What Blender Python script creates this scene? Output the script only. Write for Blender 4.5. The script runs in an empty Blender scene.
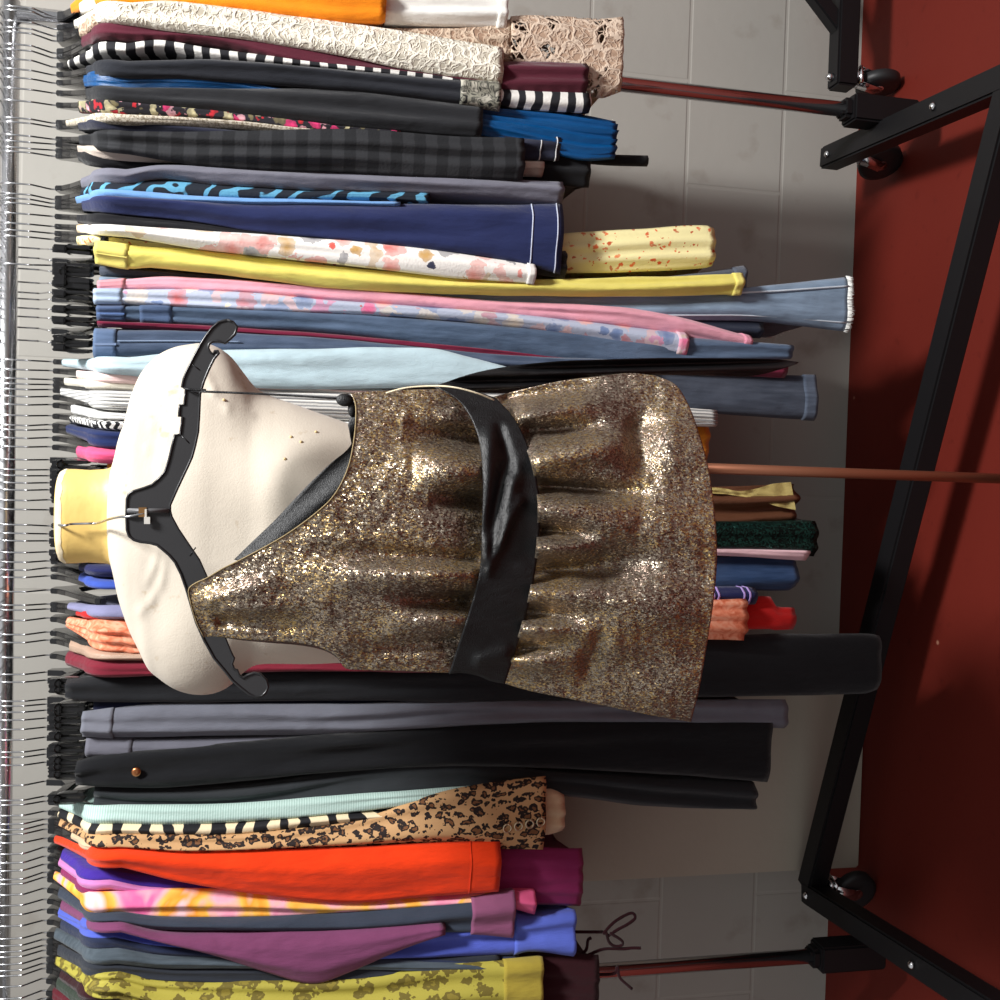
import bpy, bmesh, math, random
from mathutils import Vector, Matrix, noise
random.seed(7)
S = bpy.context.scene
C = S.collection
PI = math.pi
# ------------------------------------------------------------------ camera
H0 = 1.2
TH, YAW, ROLL, FP = math.radians(11.6), math.radians(1.24), math.radians(1.53), 1000.0
c, s = math.cos(TH), math.sin(TH)
F0, D0, X0 = Vector((0, c, -s)), Vector((0, -s, -c)), Vector((1, 0, 0))
U0 = X0*math.cos(ROLL) - D0*math.sin(ROLL)
R0 = D0*math.cos(ROLL) + X0*math.sin(ROLL)
RZ = Matrix.Rotation(YAW, 3, 'Z')
F, U, R = RZ @ F0, RZ @ U0, RZ @ R0
EYE = Vector((0, 0, H0))
cam = bpy.data.cameras.new('camera'); cam.lens = 36; cam.sensor_width = 36; cam.clip_start = .02
co = bpy.data.objects.new('camera', cam); C.objects.link(co)
m3 = Matrix((R, U, -F)).transposed()
co.matrix_world = Matrix.Translation(EYE) @ m3.to_4x4()
S.camera = co
def at(px, py, Y=None, Z=None):
    d = F + R*((px-500)/FP) + U*((500-py)/FP)
    t = (Y/d.y) if Y is not None else ((Z-H0)/d.z)
    return EYE + d*t
def proj(p):
    v = p - EYE; d = v.dot(F)
    return 500+FP*v.dot(R)/d, 500-FP*v.dot(U)/d
YR = at(848, 110, Z=.205).y          # depth of the rail and posts
YW = at(848, 400, Z=0).y            # depth of the wall
YR = min(YR, YW-.205)
RL, RRt = at(11, 12, Y=YR), at(1, 988, Y=YR)
ZR = (RL.z+RRt.z)/2

# ------------------------------------------------------------------ materials
def lin(v):
    v /= 255.0
    return v/12.92 if v <= .04045 else ((v+.055)/1.055)**2.4
def col(r, g, b): return (lin(r), lin(g), lin(b), 1)
class NT:
    def __init__(s, name):
        s.m = bpy.data.materials.new(name); s.m.use_nodes = True
        s.t = s.m.node_tree; s.n = s.t.nodes; s.b = s.n['Principled BSDF']
        s.tc = s.n.new('ShaderNodeTexCoord').outputs['Object']
    def new(s, k, **kw):
        n = s.n.new('ShaderNode'+k)
        for a, v in kw.items(): setattr(n, a, v)
        return n
    def put(s, n, k, v):
        if hasattr(v, 'is_linked') or isinstance(v, bpy.types.NodeSocket): s.t.links.new(v, n.inputs[k])
        else: n.inputs[k].default_value = v
    def noise(s, scale, detail=3, vec=None, dist=0, out='Fac'):
        n = s.new('TexNoise'); s.put(n, 'Scale', scale); s.put(n, 'Detail', detail); s.put(n, 'Distortion', dist)
        s.put(n, 'Vector', vec or s.tc); return n.outputs[out]
    def vor(s, scale, feature='F1', out='Distance', vec=None, rnd=1):
        n = s.new('TexVoronoi', feature=feature); s.put(n, 'Scale', scale); s.put(n, 'Vector', vec or s.tc); s.put(n, 'Randomness', rnd)
        return n.outputs[out]
    def wave(s, scale, dist=0, dscale=1, direction='Z', vec=None, detail=2):
        n = s.new('TexWave', bands_direction=direction); s.put(n, 'Scale', scale); s.put(n, 'Distortion', dist)
        s.put(n, 'Detail Scale', dscale); s.put(n, 'Detail', detail); s.put(n, 'Vector', vec or s.tc); return n.outputs['Fac']
    def ramp(s, fac, stops, const=False):
        n = s.new('ValToRGB'); r = n.color_ramp
        if const: r.interpolation = 'CONSTANT'
        while len(r.elements) < len(stops): r.elements.new(.5)
        for e, (p, cl) in zip(r.elements, stops): e.position = p; e.color = cl
        s.put(n, 'Fac', fac); return n.outputs['Color']
    def mix(s, fac, a, b, mode='MIX'):
        n = s.new('Mix', data_type='RGBA', blend_type=mode)
        s.put(n, 0, fac); s.put(n, 6, a); s.put(n, 7, b); return n.outputs[2]
    def math(s, op, a, b=0.0):
        n = s.new('Math', operation=op); s.put(n, 0, a); s.put(n, 1, b); return n.outputs[0]
    def scale(s, x, y, z):
        n = s.new('Mapping'); s.put(n, 'Vector', s.tc); n.inputs['Scale'].default_value = (x, y, z); return n.outputs[0]
    def bump(s, h, strength=.3, dist=.002):
        n = s.new('Bump'); s.put(n, 'Height', h); s.put(n, 'Strength', strength); s.put(n, 'Distance', dist)
        s.t.links.new(n.outputs[0], s.b.inputs['Normal'])
    def done(s, base, rough=.85, metal=0.0, sheen=0.0, spec=.3):
        s.put(s.b, 'Base Color', base); s.put(s.b, 'Roughness', rough); s.put(s.b, 'Metallic', metal)
        s.b.inputs['Sheen Weight'].default_value = sheen; s.b.inputs['Specular IOR Level'].default_value = spec
        return s.m
BLK, WHT = (0, 0, 0, 1), (1, 1, 1, 1)
_M = {}
def cloth(r, g, b, rough=.88, var=.16, kind='plain', spec=.12):
    k = (r, g, b, rough, kind)
    if k in _M: return _M[k]
    n = NT('fabric'); a = col(r, g, b)
    dk = tuple(x*(1-var) for x in a[:3])+(1,); lt = tuple(min(1, x*(1+var)) for x in a[:3])+(1,)
    base = n.mix(n.noise(28, 4), dk, lt)
    wv = n.noise(900, 2)
    if kind == 'denim':
        st = n.noise(140, 3, vec=n.scale(1, 1, .12))
        base = n.mix(n.ramp(st, [(.35, BLK), (.7, WHT)]), base, tuple(min(1, x*1.45+.01) for x in a[:3])+(1,))
        base = n.mix(n.ramp(n.noise(9, 3), [(.45, BLK), (.75, WHT)]), base, tuple(min(1, x*1.5+.02) for x in a[:3])+(1,))
    h = n.math('ADD', n.math('MULTIPLY', wv, .12), n.math('ADD', n.math('MULTIPLY', n.noise(55, 4, vec=n.scale(1, 1, .3)), .6), n.noise(16, 3, vec=n.scale(1, 1, .45), dist=.6)))
    n.bump(h, .7, .008)
    _M[k] = n.done(base, rough, 0, .15 if kind != 'satin' else 0, .5 if kind == 'satin' else spec); return _M[k]
def denim(r, g, b): return cloth(r, g, b, .9, .18, 'denim')
def satin(r, g, b, rough=.32): return cloth(r, g, b, rough, .12, 'satin')
def stripes(name, a, b, freq, direction='Z', dist=0, dsc=1, edge=.5):
    n = NT(name); w = n.wave(freq, dist, dsc, direction)
    base = n.ramp(w, [(edge-.04, col(*a)), (edge+.04, col(*b))]); n.bump(n.noise(300, 3), .3)
    return n.done(base)
def floral(name, base, cols, scale=38, fill=.45):
    n = NT(name); wob = n.noise(70, 3, out='Color')
    v = n.new('VectorMath', operation='ADD'); n.put(v, 0, n.tc)
    sc = n.new('VectorMath', operation='SCALE'); n.put(sc, 0, wob); sc.inputs['Scale'].default_value = .022; n.put(v, 1, sc.outputs[0])
    d = n.vor(scale, vec=v.outputs[0]); rc = n.vor(scale, out='Color', vec=v.outputs[0])
    sp = n.new('SeparateColor'); n.put(sp, 0, rc)
    k = len(cols); pc = n.ramp(sp.outputs[0], [(i/k, col(*cl)) for i, cl in enumerate(cols)], True)
    pc = n.mix(n.ramp(d, [(.12, BLK), (.5, WHT)]), pc, n.mix(.5, pc, col(*base)))
    mk = n.math('LESS_THAN', d, n.math('MULTIPLY', sp.outputs[1], fill*1.4))
    n.bump(n.noise(300, 3), .3)
    return n.done(n.mix(mk, col(*base), pc))
def leopard(name, base, rim, core, scale=62):
    n = NT(name); wob = n.noise(95, 2, out='Color')
    v = n.new('VectorMath', operation='ADD'); n.put(v, 0, n.scale(1, 1, .72))
    sc = n.new('VectorMath', operation='SCALE'); n.put(sc, 0, wob); sc.inputs['Scale'].default_value = .016; n.put(v, 1, sc.outputs[0])
    d = n.vor(scale, vec=v.outputs[0], rnd=.85); nz = n.noise(160, 2)
    d2 = n.math('ADD', d, n.math('MULTIPLY', n.math('SUBTRACT', nz, .5), .42))
    base_ = n.ramp(d2, [(0, col(*core)), (.25, col(*rim)), (.49, col(*base))], True); n.bump(n.noise(400, 3), .25)
    return n.done(base_, .7)
def zebra(name, a, b, f=9):
    n = NT(name); w = n.wave(f, 5.5, 1.6, 'Z'); n.bump(n.noise(300, 3), .25)
    return n.done(n.ramp(w, [(.47, col(*a)), (.53, col(*b))]), .7)
def ramped(name, stops, scale=9, rough=.8, dist=1.2):
    n = NT(name); n.bump(n.noise(90, 4), .35)
    return n.done(n.ramp(n.noise(scale, 2, dist=dist), [(p, col(*cl)) for p, cl in stops]), rough)
def lace(name, base, dark, scale=42, holes=False, depth=1.0):
    n = NT(name); nz = n.noise(45, 3, out='Color')
    v = n.new('VectorMath', operation='ADD'); n.put(v, 0, n.tc)
    sc = n.new('VectorMath', operation='SCALE'); n.put(sc, 0, nz); sc.inputs['Scale'].default_value = .03; n.put(v, 1, sc.outputs[0])
    d = n.vor(scale, 'DISTANCE_TO_EDGE', vec=v.outputs[0]); d2 = n.vor(scale*2.6, 'DISTANCE_TO_EDGE', vec=v.outputs[0])
    th = n.ramp(d, [(.03, WHT), (.12, BLK)]); th2 = n.ramp(d2, [(.03, WHT), (.16, BLK)])
    h = n.math('MAXIMUM', th, n.math('MULTIPLY', th2, .6))
    n.bump(h, .6, .003*depth)
    m = n.done(n.mix(h, col(*dark), col(*base)), .85)
    if holes:
        rc = n.vor(scale, out='Color', vec=v.outputs[0]); sp = n.new('SeparateColor'); n.put(sp, 0, rc)
        al = n.math('GREATER_THAN', n.math('ADD', h, n.math('LESS_THAN', sp.outputs[0], .62)), .3)
        n.put(n.b, 'Alpha', al)
    return m
def sequin(name, a, b, scale=380, rough=.25):
    n = NT(name); cc = n.vor(scale, out='Color'); sp = n.new('SeparateColor'); n.put(sp, 0, cc)
    n.bump(sp.outputs[1], .8, .003)
    return n.done(n.ramp(sp.outputs[0], [(.3, col(*a)), (.9, col(*b))]), rough, .6)
def metal(name, r, g, b, rough, mtl=1.0):
    n = NT(name); n.bump(n.noise(120, 2), .03, .001); return n.done(col(r, g, b), rough, mtl, 0, .5)
def plastic(name, r, g, b, rough, spec=.5):
    n = NT(name); n.bump(n.noise(400, 2), .06, .001)
    return n.done(n.mix(n.noise(30, 3), col(r, g, b), col(r*.9, g*.9, b*.9)), rough, 0, 0, spec)
CHROME = metal('chrome', 225, 225, 228, .15)
RAILM = metal('rail_chrome', 232, 232, 234, .24)
SPRING = metal('spring_steel', 235, 235, 235, .34)
WIRE = metal('hook_wire', 190, 190, 192, .22)
BLACKPL = plastic('black_plastic', 22, 22, 24, .2)
HANGPL = plastic('hanger_plastic', 52, 52, 54, .42)
BLACKPAINT = plastic('black_paint', 17, 16, 18, .5, .3)
CREAM = None

# ------------------------------------------------------------------ mesh helpers
def link(name, bm, m, parent=None, origin=None, smooth=True):
    me = bpy.data.meshes.new(name)
    if origin is not None: bmesh.ops.translate(bm, verts=bm.verts, vec=-Vector(origin))
    bmesh.ops.recalc_face_normals(bm, faces=bm.faces)
    if smooth:
        for f in bm.faces: f.smooth = True
    bm.to_mesh(me); bm.free()
    me.materials.append(m)
    o = bpy.data.objects.new(name, me); C.objects.link(o)
    if origin is not None: o.location = origin
    if parent is not None:
        o.parent = parent
        if origin is not None: o.location = Vector(origin) - parent.location
    return o
def tag(o, label=None, cat=None, group=None, kind=None):
    if label: o['label'] = label
    if cat: o['category'] = cat
    if group: o['group'] = group
    if kind: o['kind'] = kind
    return o
def empty(name, loc=(0, 0, 0)):
    o = bpy.data.objects.new(name, None); o.location = loc; o.empty_display_size = .05; C.objects.link(o); return o
def grid(bm, rows, closed=False, cap0=False, cap1=False):
    vs = [[bm.verts.new(p) for p in r] for r in rows]
    n = len(vs[0])
    for a, b in zip(vs, vs[1:]):
        for i in range(n if closed else n-1):
            j = (i+1) % n
            bm.faces.new((a[i], a[j], b[j], b[i]))
    if cap0: bm.faces.new(vs[0])
    if cap1: bm.faces.new(vs[-1])
    return vs
def spline(pts, n):
    """Catmull-Rom through points"""
    P = [Vector(p) for p in pts]; out = []
    for i in range(len(P)-1):
        a, b = P[i], P[i+1]; p0 = P[i-1] if i else a*2-b; p3 = P[i+2] if i+2 < len(P) else b*2-a
        for k in range(n):
            t = k/n
            out.append(.5*((2*a)+(b-p0)*t+(2*p0-5*a+4*b-p3)*t*t+(3*a-p0-3*b+p3)*t**3))
    out.append(P[-1]); return out
def tube(bm, pts, r, seg=8, cap=True):
    P = [Vector(p) for p in pts]; rows = []; up = None
    for i, p in enumerate(P):
        d = (P[min(i+1, len(P)-1)]-P[max(i-1, 0)]).normalized()
        if up is None: up = d.orthogonal().normalized()
        up = (up - d*up.dot(d)).normalized(); w = d.cross(up)
        rr = r[i] if isinstance(r, (list, tuple)) else r
        rows.append([p+(up*math.cos(2*PI*k/seg)+w*math.sin(2*PI*k/seg))*rr for k in range(seg)])
    grid(bm, rows, True, cap, cap); return bm
def bar(bm, a, b, w, h, up=(0, 0, 1), bev=.003):
    a, b = Vector(a), Vector(b); d = (b-a).normalized(); upv = Vector(up); sd = d.cross(upv).normalized(); upv = sd.cross(d)
    g = bmesh.new()
    rows = [[p+sd*(x*w/2)+upv*(y*h/2) for x, y in ((-1, -1), (1, -1), (1, 1), (-1, 1))] for p in (a, b)]
    grid(g, rows, True, True, True)
    bmesh.ops.recalc_face_normals(g, faces=g.faces)
    if bev: bmesh.ops.bevel(g, geom=g.edges[:], offset=bev, segments=2, affect='EDGES')
    merge(bm, g)
def merge(bm, g):
    mp = {v: bm.verts.new(v.co) for v in g.verts}
    for f in g.faces:
        try: bm.faces.new([mp[v] for v in f.verts])
        except ValueError: pass
    g.free()
def lathe(bm, prof, ctr, axis=Vector((0, 0, 1)), seg=24, cap=True):
    ax = Vector(axis).normalized(); u = ax.orthogonal().normalized(); w = ax.cross(u); ctr = Vector(ctr)
    grid(bm, [[ctr+ax*z+(u*math.cos(2*PI*k/seg)+w*math.sin(2*PI*k/seg))*r for k in range(seg)] for r, z in prof], True, cap, cap)
def plate(bm, poly, back):
    """poly: front outline 3D points; back: offset vector"""
    f = [bm.verts.new(p) for p in poly]; b = [bm.verts.new(Vector(p)+back) for p in poly]; n = len(f)
    fs = [bm.faces.new(f), bm.faces.new(b[::-1])]
    for q in fs: q.normal_update()
    for i in range(n): bm.faces.new((f[i], b[i], b[(i+1) % n], f[(i+1) % n]))
    bmesh.ops.triangulate(bm, faces=fs)
def interp(st, x):
    if x <= st[0][0]: return st[0][1:]
    for a, b in zip(st, st[1:]):
        if x <= b[0]:
            t = (x-a[0])/(b[0]-a[0]); return tuple(p+(q-p)*t for p, q in zip(a[1:], b[1:]))
    return st[-1][1:]
def sm_interp(st, x):
    """smooth (monotone-ish cubic) version of interp"""
    if x <= st[0][0]: return st[0][1:]
    if x >= st[-1][0]: return st[-1][1:]
    for i in range(len(st)-1):
        a, b = st[i], st[i+1]
        if x <= b[0]:
            p = st[i-1] if i else a; q = st[i+2] if i+2 < len(st) else b
            t = (x-a[0])/(b[0]-a[0]); L = b[0]-a[0]; out = []
            for k in range(1, len(a)):
                ma = (b[k]-p[k])/(b[0]-p[0])*L if b[0] != p[0] else 0; mb = (q[k]-a[k])/(q[0]-a[0])*L if q[0] != a[0] else 0
                t2, t3 = t*t, t*t*t
                out.append((2*t3-3*t2+1)*a[k]+(t3-2*t2+t)*ma+(-2*t3+3*t2)*b[k]+(t3-t2)*mb)
            return tuple(out)

# ------------------------------------------------------------------ setting
def build_setting():
    n = NT('red_floor_paint')
    base = n.mix(n.noise(2.2, 5), col(90, 26, 18), col(106, 33, 23))
    base = n.mix(n.ramp(n.noise(38, 5), [(.62, BLK), (.75, WHT)]), base, col(88, 24, 16))
    base = n.mix(n.ramp(n.vor(5.5), [(.012, WHT), (.03, BLK)]), base, col(160, 110, 90))
    n.bump(n.noise(60, 5), .12, .003)
    fm = n.done(base, .62, 0, 0, .2)
    bm = bmesh.new(); 
    bmesh.ops.create_cube(bm, size=1, matrix=Matrix.Translation((0, -.6, -.05)) @ Matrix.Diagonal((6, 5.4, .1, 1)))
    tag(link('floor', bm, fm, smooth=False), kind='structure')
    n = NT('painted_block_wall')
    br = n.new('TexBrick'); br.offset = .5
    mp = n.new('Mapping'); n.put(mp, 'Vector', n.tc); mp.inputs['Rotation'].default_value = (PI/2, 0, 0); mp.inputs['Location'].default_value = (.24, .18, 0)
    n.put(br, 'Vector', mp.outputs[0])
    br.inputs['Scale'].default_value = 1; br.inputs['Brick Width'].default_value = .44; br.inputs['Row Height'].default_value = .22
    br.inputs['Mortar Size'].default_value = .005; br.inputs['Mortar Smooth'].default_value = .6
    base = n.mix(n.noise(3, 4), col(150, 147, 141), col(164, 161, 154))
    base = n.mix(n.ramp(n.noise(11, 5), [(.6, BLK), (.8, WHT)]), base, col(136, 129, 120))
    base = n.mix(n.math('MULTIPLY', br.outputs['Fac'], .15), base, col(176, 172, 164))
    n.bump(n.math('ADD', n.math('MULTIPLY', br.outputs['Fac'], -1.0), n.math('MULTIPLY', n.noise(40, 5), .3)), .3, .005)
    wm = n.done(base, .8, 0, 0, .25)
    bm = bmesh.new()
    bmesh.ops.create_cube(bm, size=1, matrix=Matrix.Translation((0, YW+.06, 1.4)) @ Matrix.Diagonal((6, .12, 2.8, 1)))
    tag(link('wall_back', bm, wm, smooth=False), kind='structure')
    # boxed-out pier behind the left of the rail
    n = NT('pier_paint'); n.bump(n.noise(30, 5), .25, .004)
    pm = n.done(n.mix(n.noise(5, 4), col(166, 156, 142), col(180, 170, 156)), .8, 0, 0, .25)
    pl = at(800, 871, Y=YW-.115); pr = at(800, 672, Y=YW-.115)
    bm = bmesh.new()
    bmesh.ops.create_cube(bm, size=1, matrix=Matrix.Translation(((pl.x+pr.x)/2, YW-.0577, .44)) @ Matrix.Diagonal((pr.x-pl.x, .1146, .88, 1)))
    bmesh.ops.bevel(bm, geom=bm.edges[:], offset=.004, segments=2, affect='EDGES')
    tag(link('trim_1', bm, pm, smooth=False), kind='structure')
build_setting()

# ------------------------------------------------------------------ rack
LEGZ = .13
def build_rack():
    root = empty('clothes_rack', (0, YR, 0))
    tag(root, 'long chrome garment rail on a black Z-shaped wheeled base carrying all the clothes', 'clothes rack')
    o = Vector((0, YR, 0))
    pr = at(848, 110, Y=YR); plf = at(818, 955.5, Y=YR)
    bm = bmesh.new(); tube(bm, [(plf.x-.06, YR, RRt.z-(RL.z-RRt.z)*.03), (pr.x+.02, YR, RL.z+.001)], .0145, 20)
    link('top_rail', bm, RAILM, root, o)
    for p, zt in ((pr, RL.z), (plf, RRt.z)):
        bm = bmesh.new(); tube(bm, [(p.x, YR, .19), (p.x, YR, zt-.012)], .0135, 20)
        link('post', bm, CHROME, root, o)
        bm = bmesh.new(); bar(bm, (p.x, YR, .07), (p.x, YR, .205), .05, .05, (0, 1, 0), .004)
        bar(bm, (p.x, YR, .2), (p.x, YR, .222), .036, .036, (0, 1, 0), .006)
        link('post_socket', bm, BLACKPAINT, root, o, False)
    # legs
    ra, rb = at(829, 159, Z=LEGZ), at(1000, 84, Z=LEGZ); d = (rb-ra).normalized(); rb = ra+d*(.66)
    la, lb = at(810, 891, Z=LEGZ), at(990, 1006, Z=LEGZ); d2 = (lb-la).normalized(); lb = la+d2*.64
    for a, b in ((ra, rb), (la, lb)):
        a = Vector((a.x, min(a.y, YW-.03), a.z))
        bm = bmesh.new(); bar(bm, a, b, .044, .044, (0, 0, 1), .004); link('base_leg', bm, BLACKPAINT, root, o, False)
    bm = bmesh.new(); dd = at(1000, 143, Z=LEGZ); dirv = (dd-la).normalized()
    bar(bm, la+dirv*.01, la+dirv*((dd-la).length+.28), .046, .042, (0, 0, 1), .004); link('diagonal_bar', bm, BLACKPAINT, root, o, False)
    # bolts
    for p in (ra+(rb-ra)*.05+Vector((0, 0, .022)), ra+(rb-ra)*.58+Vector((0, 0, .023)), la+(lb-la)*.04+Vector((0, 0, .022)), la+(lb-la)*.6+Vector((0, 0, .023)), at(917, 128, Z=.12)+Vector((0, -.03, 0))):
        bm = bmesh.new(); lathe(bm, [(.001, 0), (.007, 0), (.007, .003), (.004, .006), (.001, .007)], p, seg=12)
        link('bolt', bm, CHROME, root, o)
    for (p, yw) in ((ra+(rb-ra)*.1, .5), (la+(lb-la)*.05+Vector((.02, 0, 0)), 1.25), (rb-(rb-ra)*.06, .4), (lb-(lb-la)*.06, .3)):
        caster(root, o, p, yw, LEGZ-.022)
    return pr, plf
RUBBER = plastic('rubber', 30, 30, 32, .5)
def caster(root, o, p, yw, ztop, r=.044):
    bm = bmesh.new(); ax = Vector((math.cos(yw), math.sin(yw), 0)); fw = Vector((-ax.y, ax.x, 0))
    ctr = Vector((p.x, p.y, r+.001))+fw*.016
    lathe(bm, [(.004, -.011), (r*.8, -.012), (r, -.008), (r, .008), (r*.8, .012), (.004, .011)], ctr, ax, 28)
    w = link('wheel', bm, RUBBER, root, o)
    bm = bmesh.new(); lathe(bm, [(.001, -.0145), (.011, -.0145), (.011, .0145), (.001, .0145)], ctr, ax, 16)
    link('axle', bm, CHROME, root, o)
    bm = bmesh.new()
    for sgn in (-1, 1):
        q = ctr+ax*(sgn*.0165); bar(bm, q, Vector((p.x, p.y, ztop-.006))+ax*(sgn*.0165), .003, .024, fw, .001)
    bar(bm, Vector((p.x, p.y, ztop-.012)), Vector((p.x, p.y, ztop-.006)), .036, .03, fw, .001)
    lathe(bm, [(.012, -.008), (.012, .0)], Vector((p.x, p.y, ztop)), seg=14)
    link('caster_fork', bm, CHROME, root, o)
PR, PLF = build_rack()
def build_other_rack():
    a, b = at(848, -60, Z=LEGZ), at(849, 84, Z=LEGZ)
    a.y = min(a.y, YW-.03); b.y = min(b.y, YW-.03)
    root = empty('clothes_rack', (a.x, a.y, 0)); o = root.location.copy()
    tag(root, 'end of a second black rack base by the wall, one caster showing', 'clothes rack')
    bm = bmesh.new(); bar(bm, Vector((a.x+.3, a.y, LEGZ)), Vector((b.x, a.y, LEGZ)), .044, .046, (0, 0, 1), .004); link('base_leg', bm, BLACKPAINT, root, o, False)
    bm = bmesh.new(); p = at(842, 32, Y=a.y); q = at(812, -8, Y=a.y); d = (q-p)
    bar(bm, p, p+d*4, .03, .028, (0, 1, 0), .003); link('brace', bm, BLACKPAINT, root, o, False)
    bm = bmesh.new(); lathe(bm, [(.008, 0), (.008, .008), (.005, .014)], Vector((b.x+.02, a.y, LEGZ+.022)), seg=12); link('bolt', bm, CHROME, root, o)
    cp = Vector((b.x+.025, a.y-.006, 0)); caster(root, o, cp, .15, LEGZ-.022)
    caster(root, o, Vector((a.x+.27, a.y-.006, 0)), .3, LEGZ-.022)
build_other_rack()
# ------------------------------------------------------------------ hangers
ARM0, ARMS = .083, .56
def arm_z(y): return -ARM0-ARMS*max(0, abs(y)-.015)
def hook_mesh():
    r = .0168; R_ = .031; pts = [(0, R_*math.cos(a), .016-R_+R_*math.sin(a)) for a in [(.2+.8*k/12)*PI for k in range(13)]]
    pts += [(0, -R_, -.022), (0, -R_, -.036), (0, -.0295, -.041), (0, -.004, -.058), (0, 0, -.062), (0, 0, -.071), (0, 0, -.082)]
    bm = bmesh.new(); tube(bm, spline(pts, 3), .00145, 6); return bm
def arms_mesh():
    bm = bmesh.new(); t = .0084
    top = [(-.168, arm_z(.16)-.010), (-.162, arm_z(.16)-.001), (-.12, arm_z(.12)+.004), (-.05, arm_z(.05)+.002), (-.022, arm_z(.02)+.004), (-.016, -.071), (.016, -.071), (.022, arm_z(.02)+.004), (.05, arm_z(.05)+.002), (.12, arm_z(.12)+.004), (.162, arm_z(.16)-.001), (.168, arm_z(.16)-.010)]
    bot = [(.160, arm_z(.16)-.018), (.12, arm_z(.12)-.018), (.05, arm_z(.05)-.022), (0, -.112), (-.05, arm_z(.05)-.022), (-.12, arm_z(.12)-.018), (-.160, arm_z(.16)-.018)]
    g = bmesh.new(); plate(g, [Vector((-t/2, y, z)) for y, z in top+bot], Vector((t, 0, 0)))
    bmesh.ops.bevel(g, geom=[e for e in g.edges if e.calc_face_angle(0) > .6], offset=.0013, segments=2, affect='EDGES')
    merge(bm, g)
    return bm
def bar_mesh():
    bm = bmesh.new()
    bar(bm, (0, -.165, -.112), (0, .165, -.112), .0085, .016, (0, 0, 1), .002)
    g = bmesh.new(); plate(g, [Vector((-.0045, y, z)) for y, z in ((-.06, -.106), (-.022, -.092), (-.014, -.068), (.014, -.068), (.022, -.092), (.06, -.106), (.03, -.118), (-.03, -.118))], Vector((.009, 0, 0))); merge(bm, g)
    return bm
def clip_mesh():
    bm = bmesh.new()
    for sg in (-1, 1):
        bar(bm, (sg*.0032, 0, -.101), (sg*.0044, 0, -.152), .0048, .03, (0, 1, 0), .0012)
    bar(bm, (0, -.008, -.12), (0, .008, -.12), .009, .007, (0, 0, 1), .001)
    return bm
def spring_mesh():
    bm = bmesh.new(); pts = [(-.0076, -.011, -.142), (-.0078, -.011, -.126), (-.006, -.015, -.116), (0, -.0175, -.112), (.006, -.015, -.116), (.0078, -.011, -.126), (.0076, -.011, -.142)]
    rows = [[Vector(p)+Vector((0, y, 0)) for y in (-.008, .008)] for p in spline(pts, 4)]
    grid(bm, rows); 
    g = bmesh.new(); grid(g, [[v+Vector((v.x*.12, 0, .0006)) for v in r] for r in rows]); merge(bm, g)
    return bm
def mesh_of(name, bm, m, smooth=True):
    o = link(name, bm, m, smooth=smooth); me = o.data; bpy.data.objects.remove(o); return me
HK, AR, BR, CL, SP = mesh_of('hook', hook_mesh(), WIRE), mesh_of('arms', arms_mesh(), BLACKPL, False), mesh_of('clip_bar', bar_mesh(), BLACKPL, False), mesh_of('clip', clip_mesh(), BLACKPL, False), mesh_of('spring', spring_mesh(), SPRING)
def proto(kind):
    r = empty('coat_hanger' if kind == 'top' else 'clip_hanger')
    def ob(n, me, par, loc=(0, 0, 0)):
        o = bpy.data.objects.new(n, me); C.objects.link(o); o.parent = par; o.location = loc; return o
    ob('hook', HK, r)['label'] = 'chrome wire hook'
    if kind == 'top': ob('arms', AR, r)
    else:
        ob('clip_bar', BR, r)
        for y in (-.142, .142):
            k = ob('clip', CL, r, (0, y, 0)); ob('spring', SP, k)['label'] = 'shiny metal spring'
    return r
PROTO = {}
def rail_z(x): return RRt.z+(RL.z-RRt.z)*(x-RRt.x)/(RL.x-RRt.x)
def add_hanger(kind, x, yaw, label, flip=False, dz=0):
    if kind not in PROTO: r = PROTO[kind] = proto(kind)
    else:
        src = PROTO[kind]; r = src.copy(); C.objects.link(r)
        for ch in list(src.children):
            c2 = ch.copy(); C.objects.link(c2); c2.parent = r
            for g in ch.children:
                d = g.copy(); C.objects.link(d); d.parent = c2
    r.location = (x, YR, rail_z(x)+dz); r.rotation_euler = (0, 0, yaw+(PI if flip else 0))
    tag(r, label, 'hanger', 'black hangers along the chrome rail')
    return r

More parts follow.
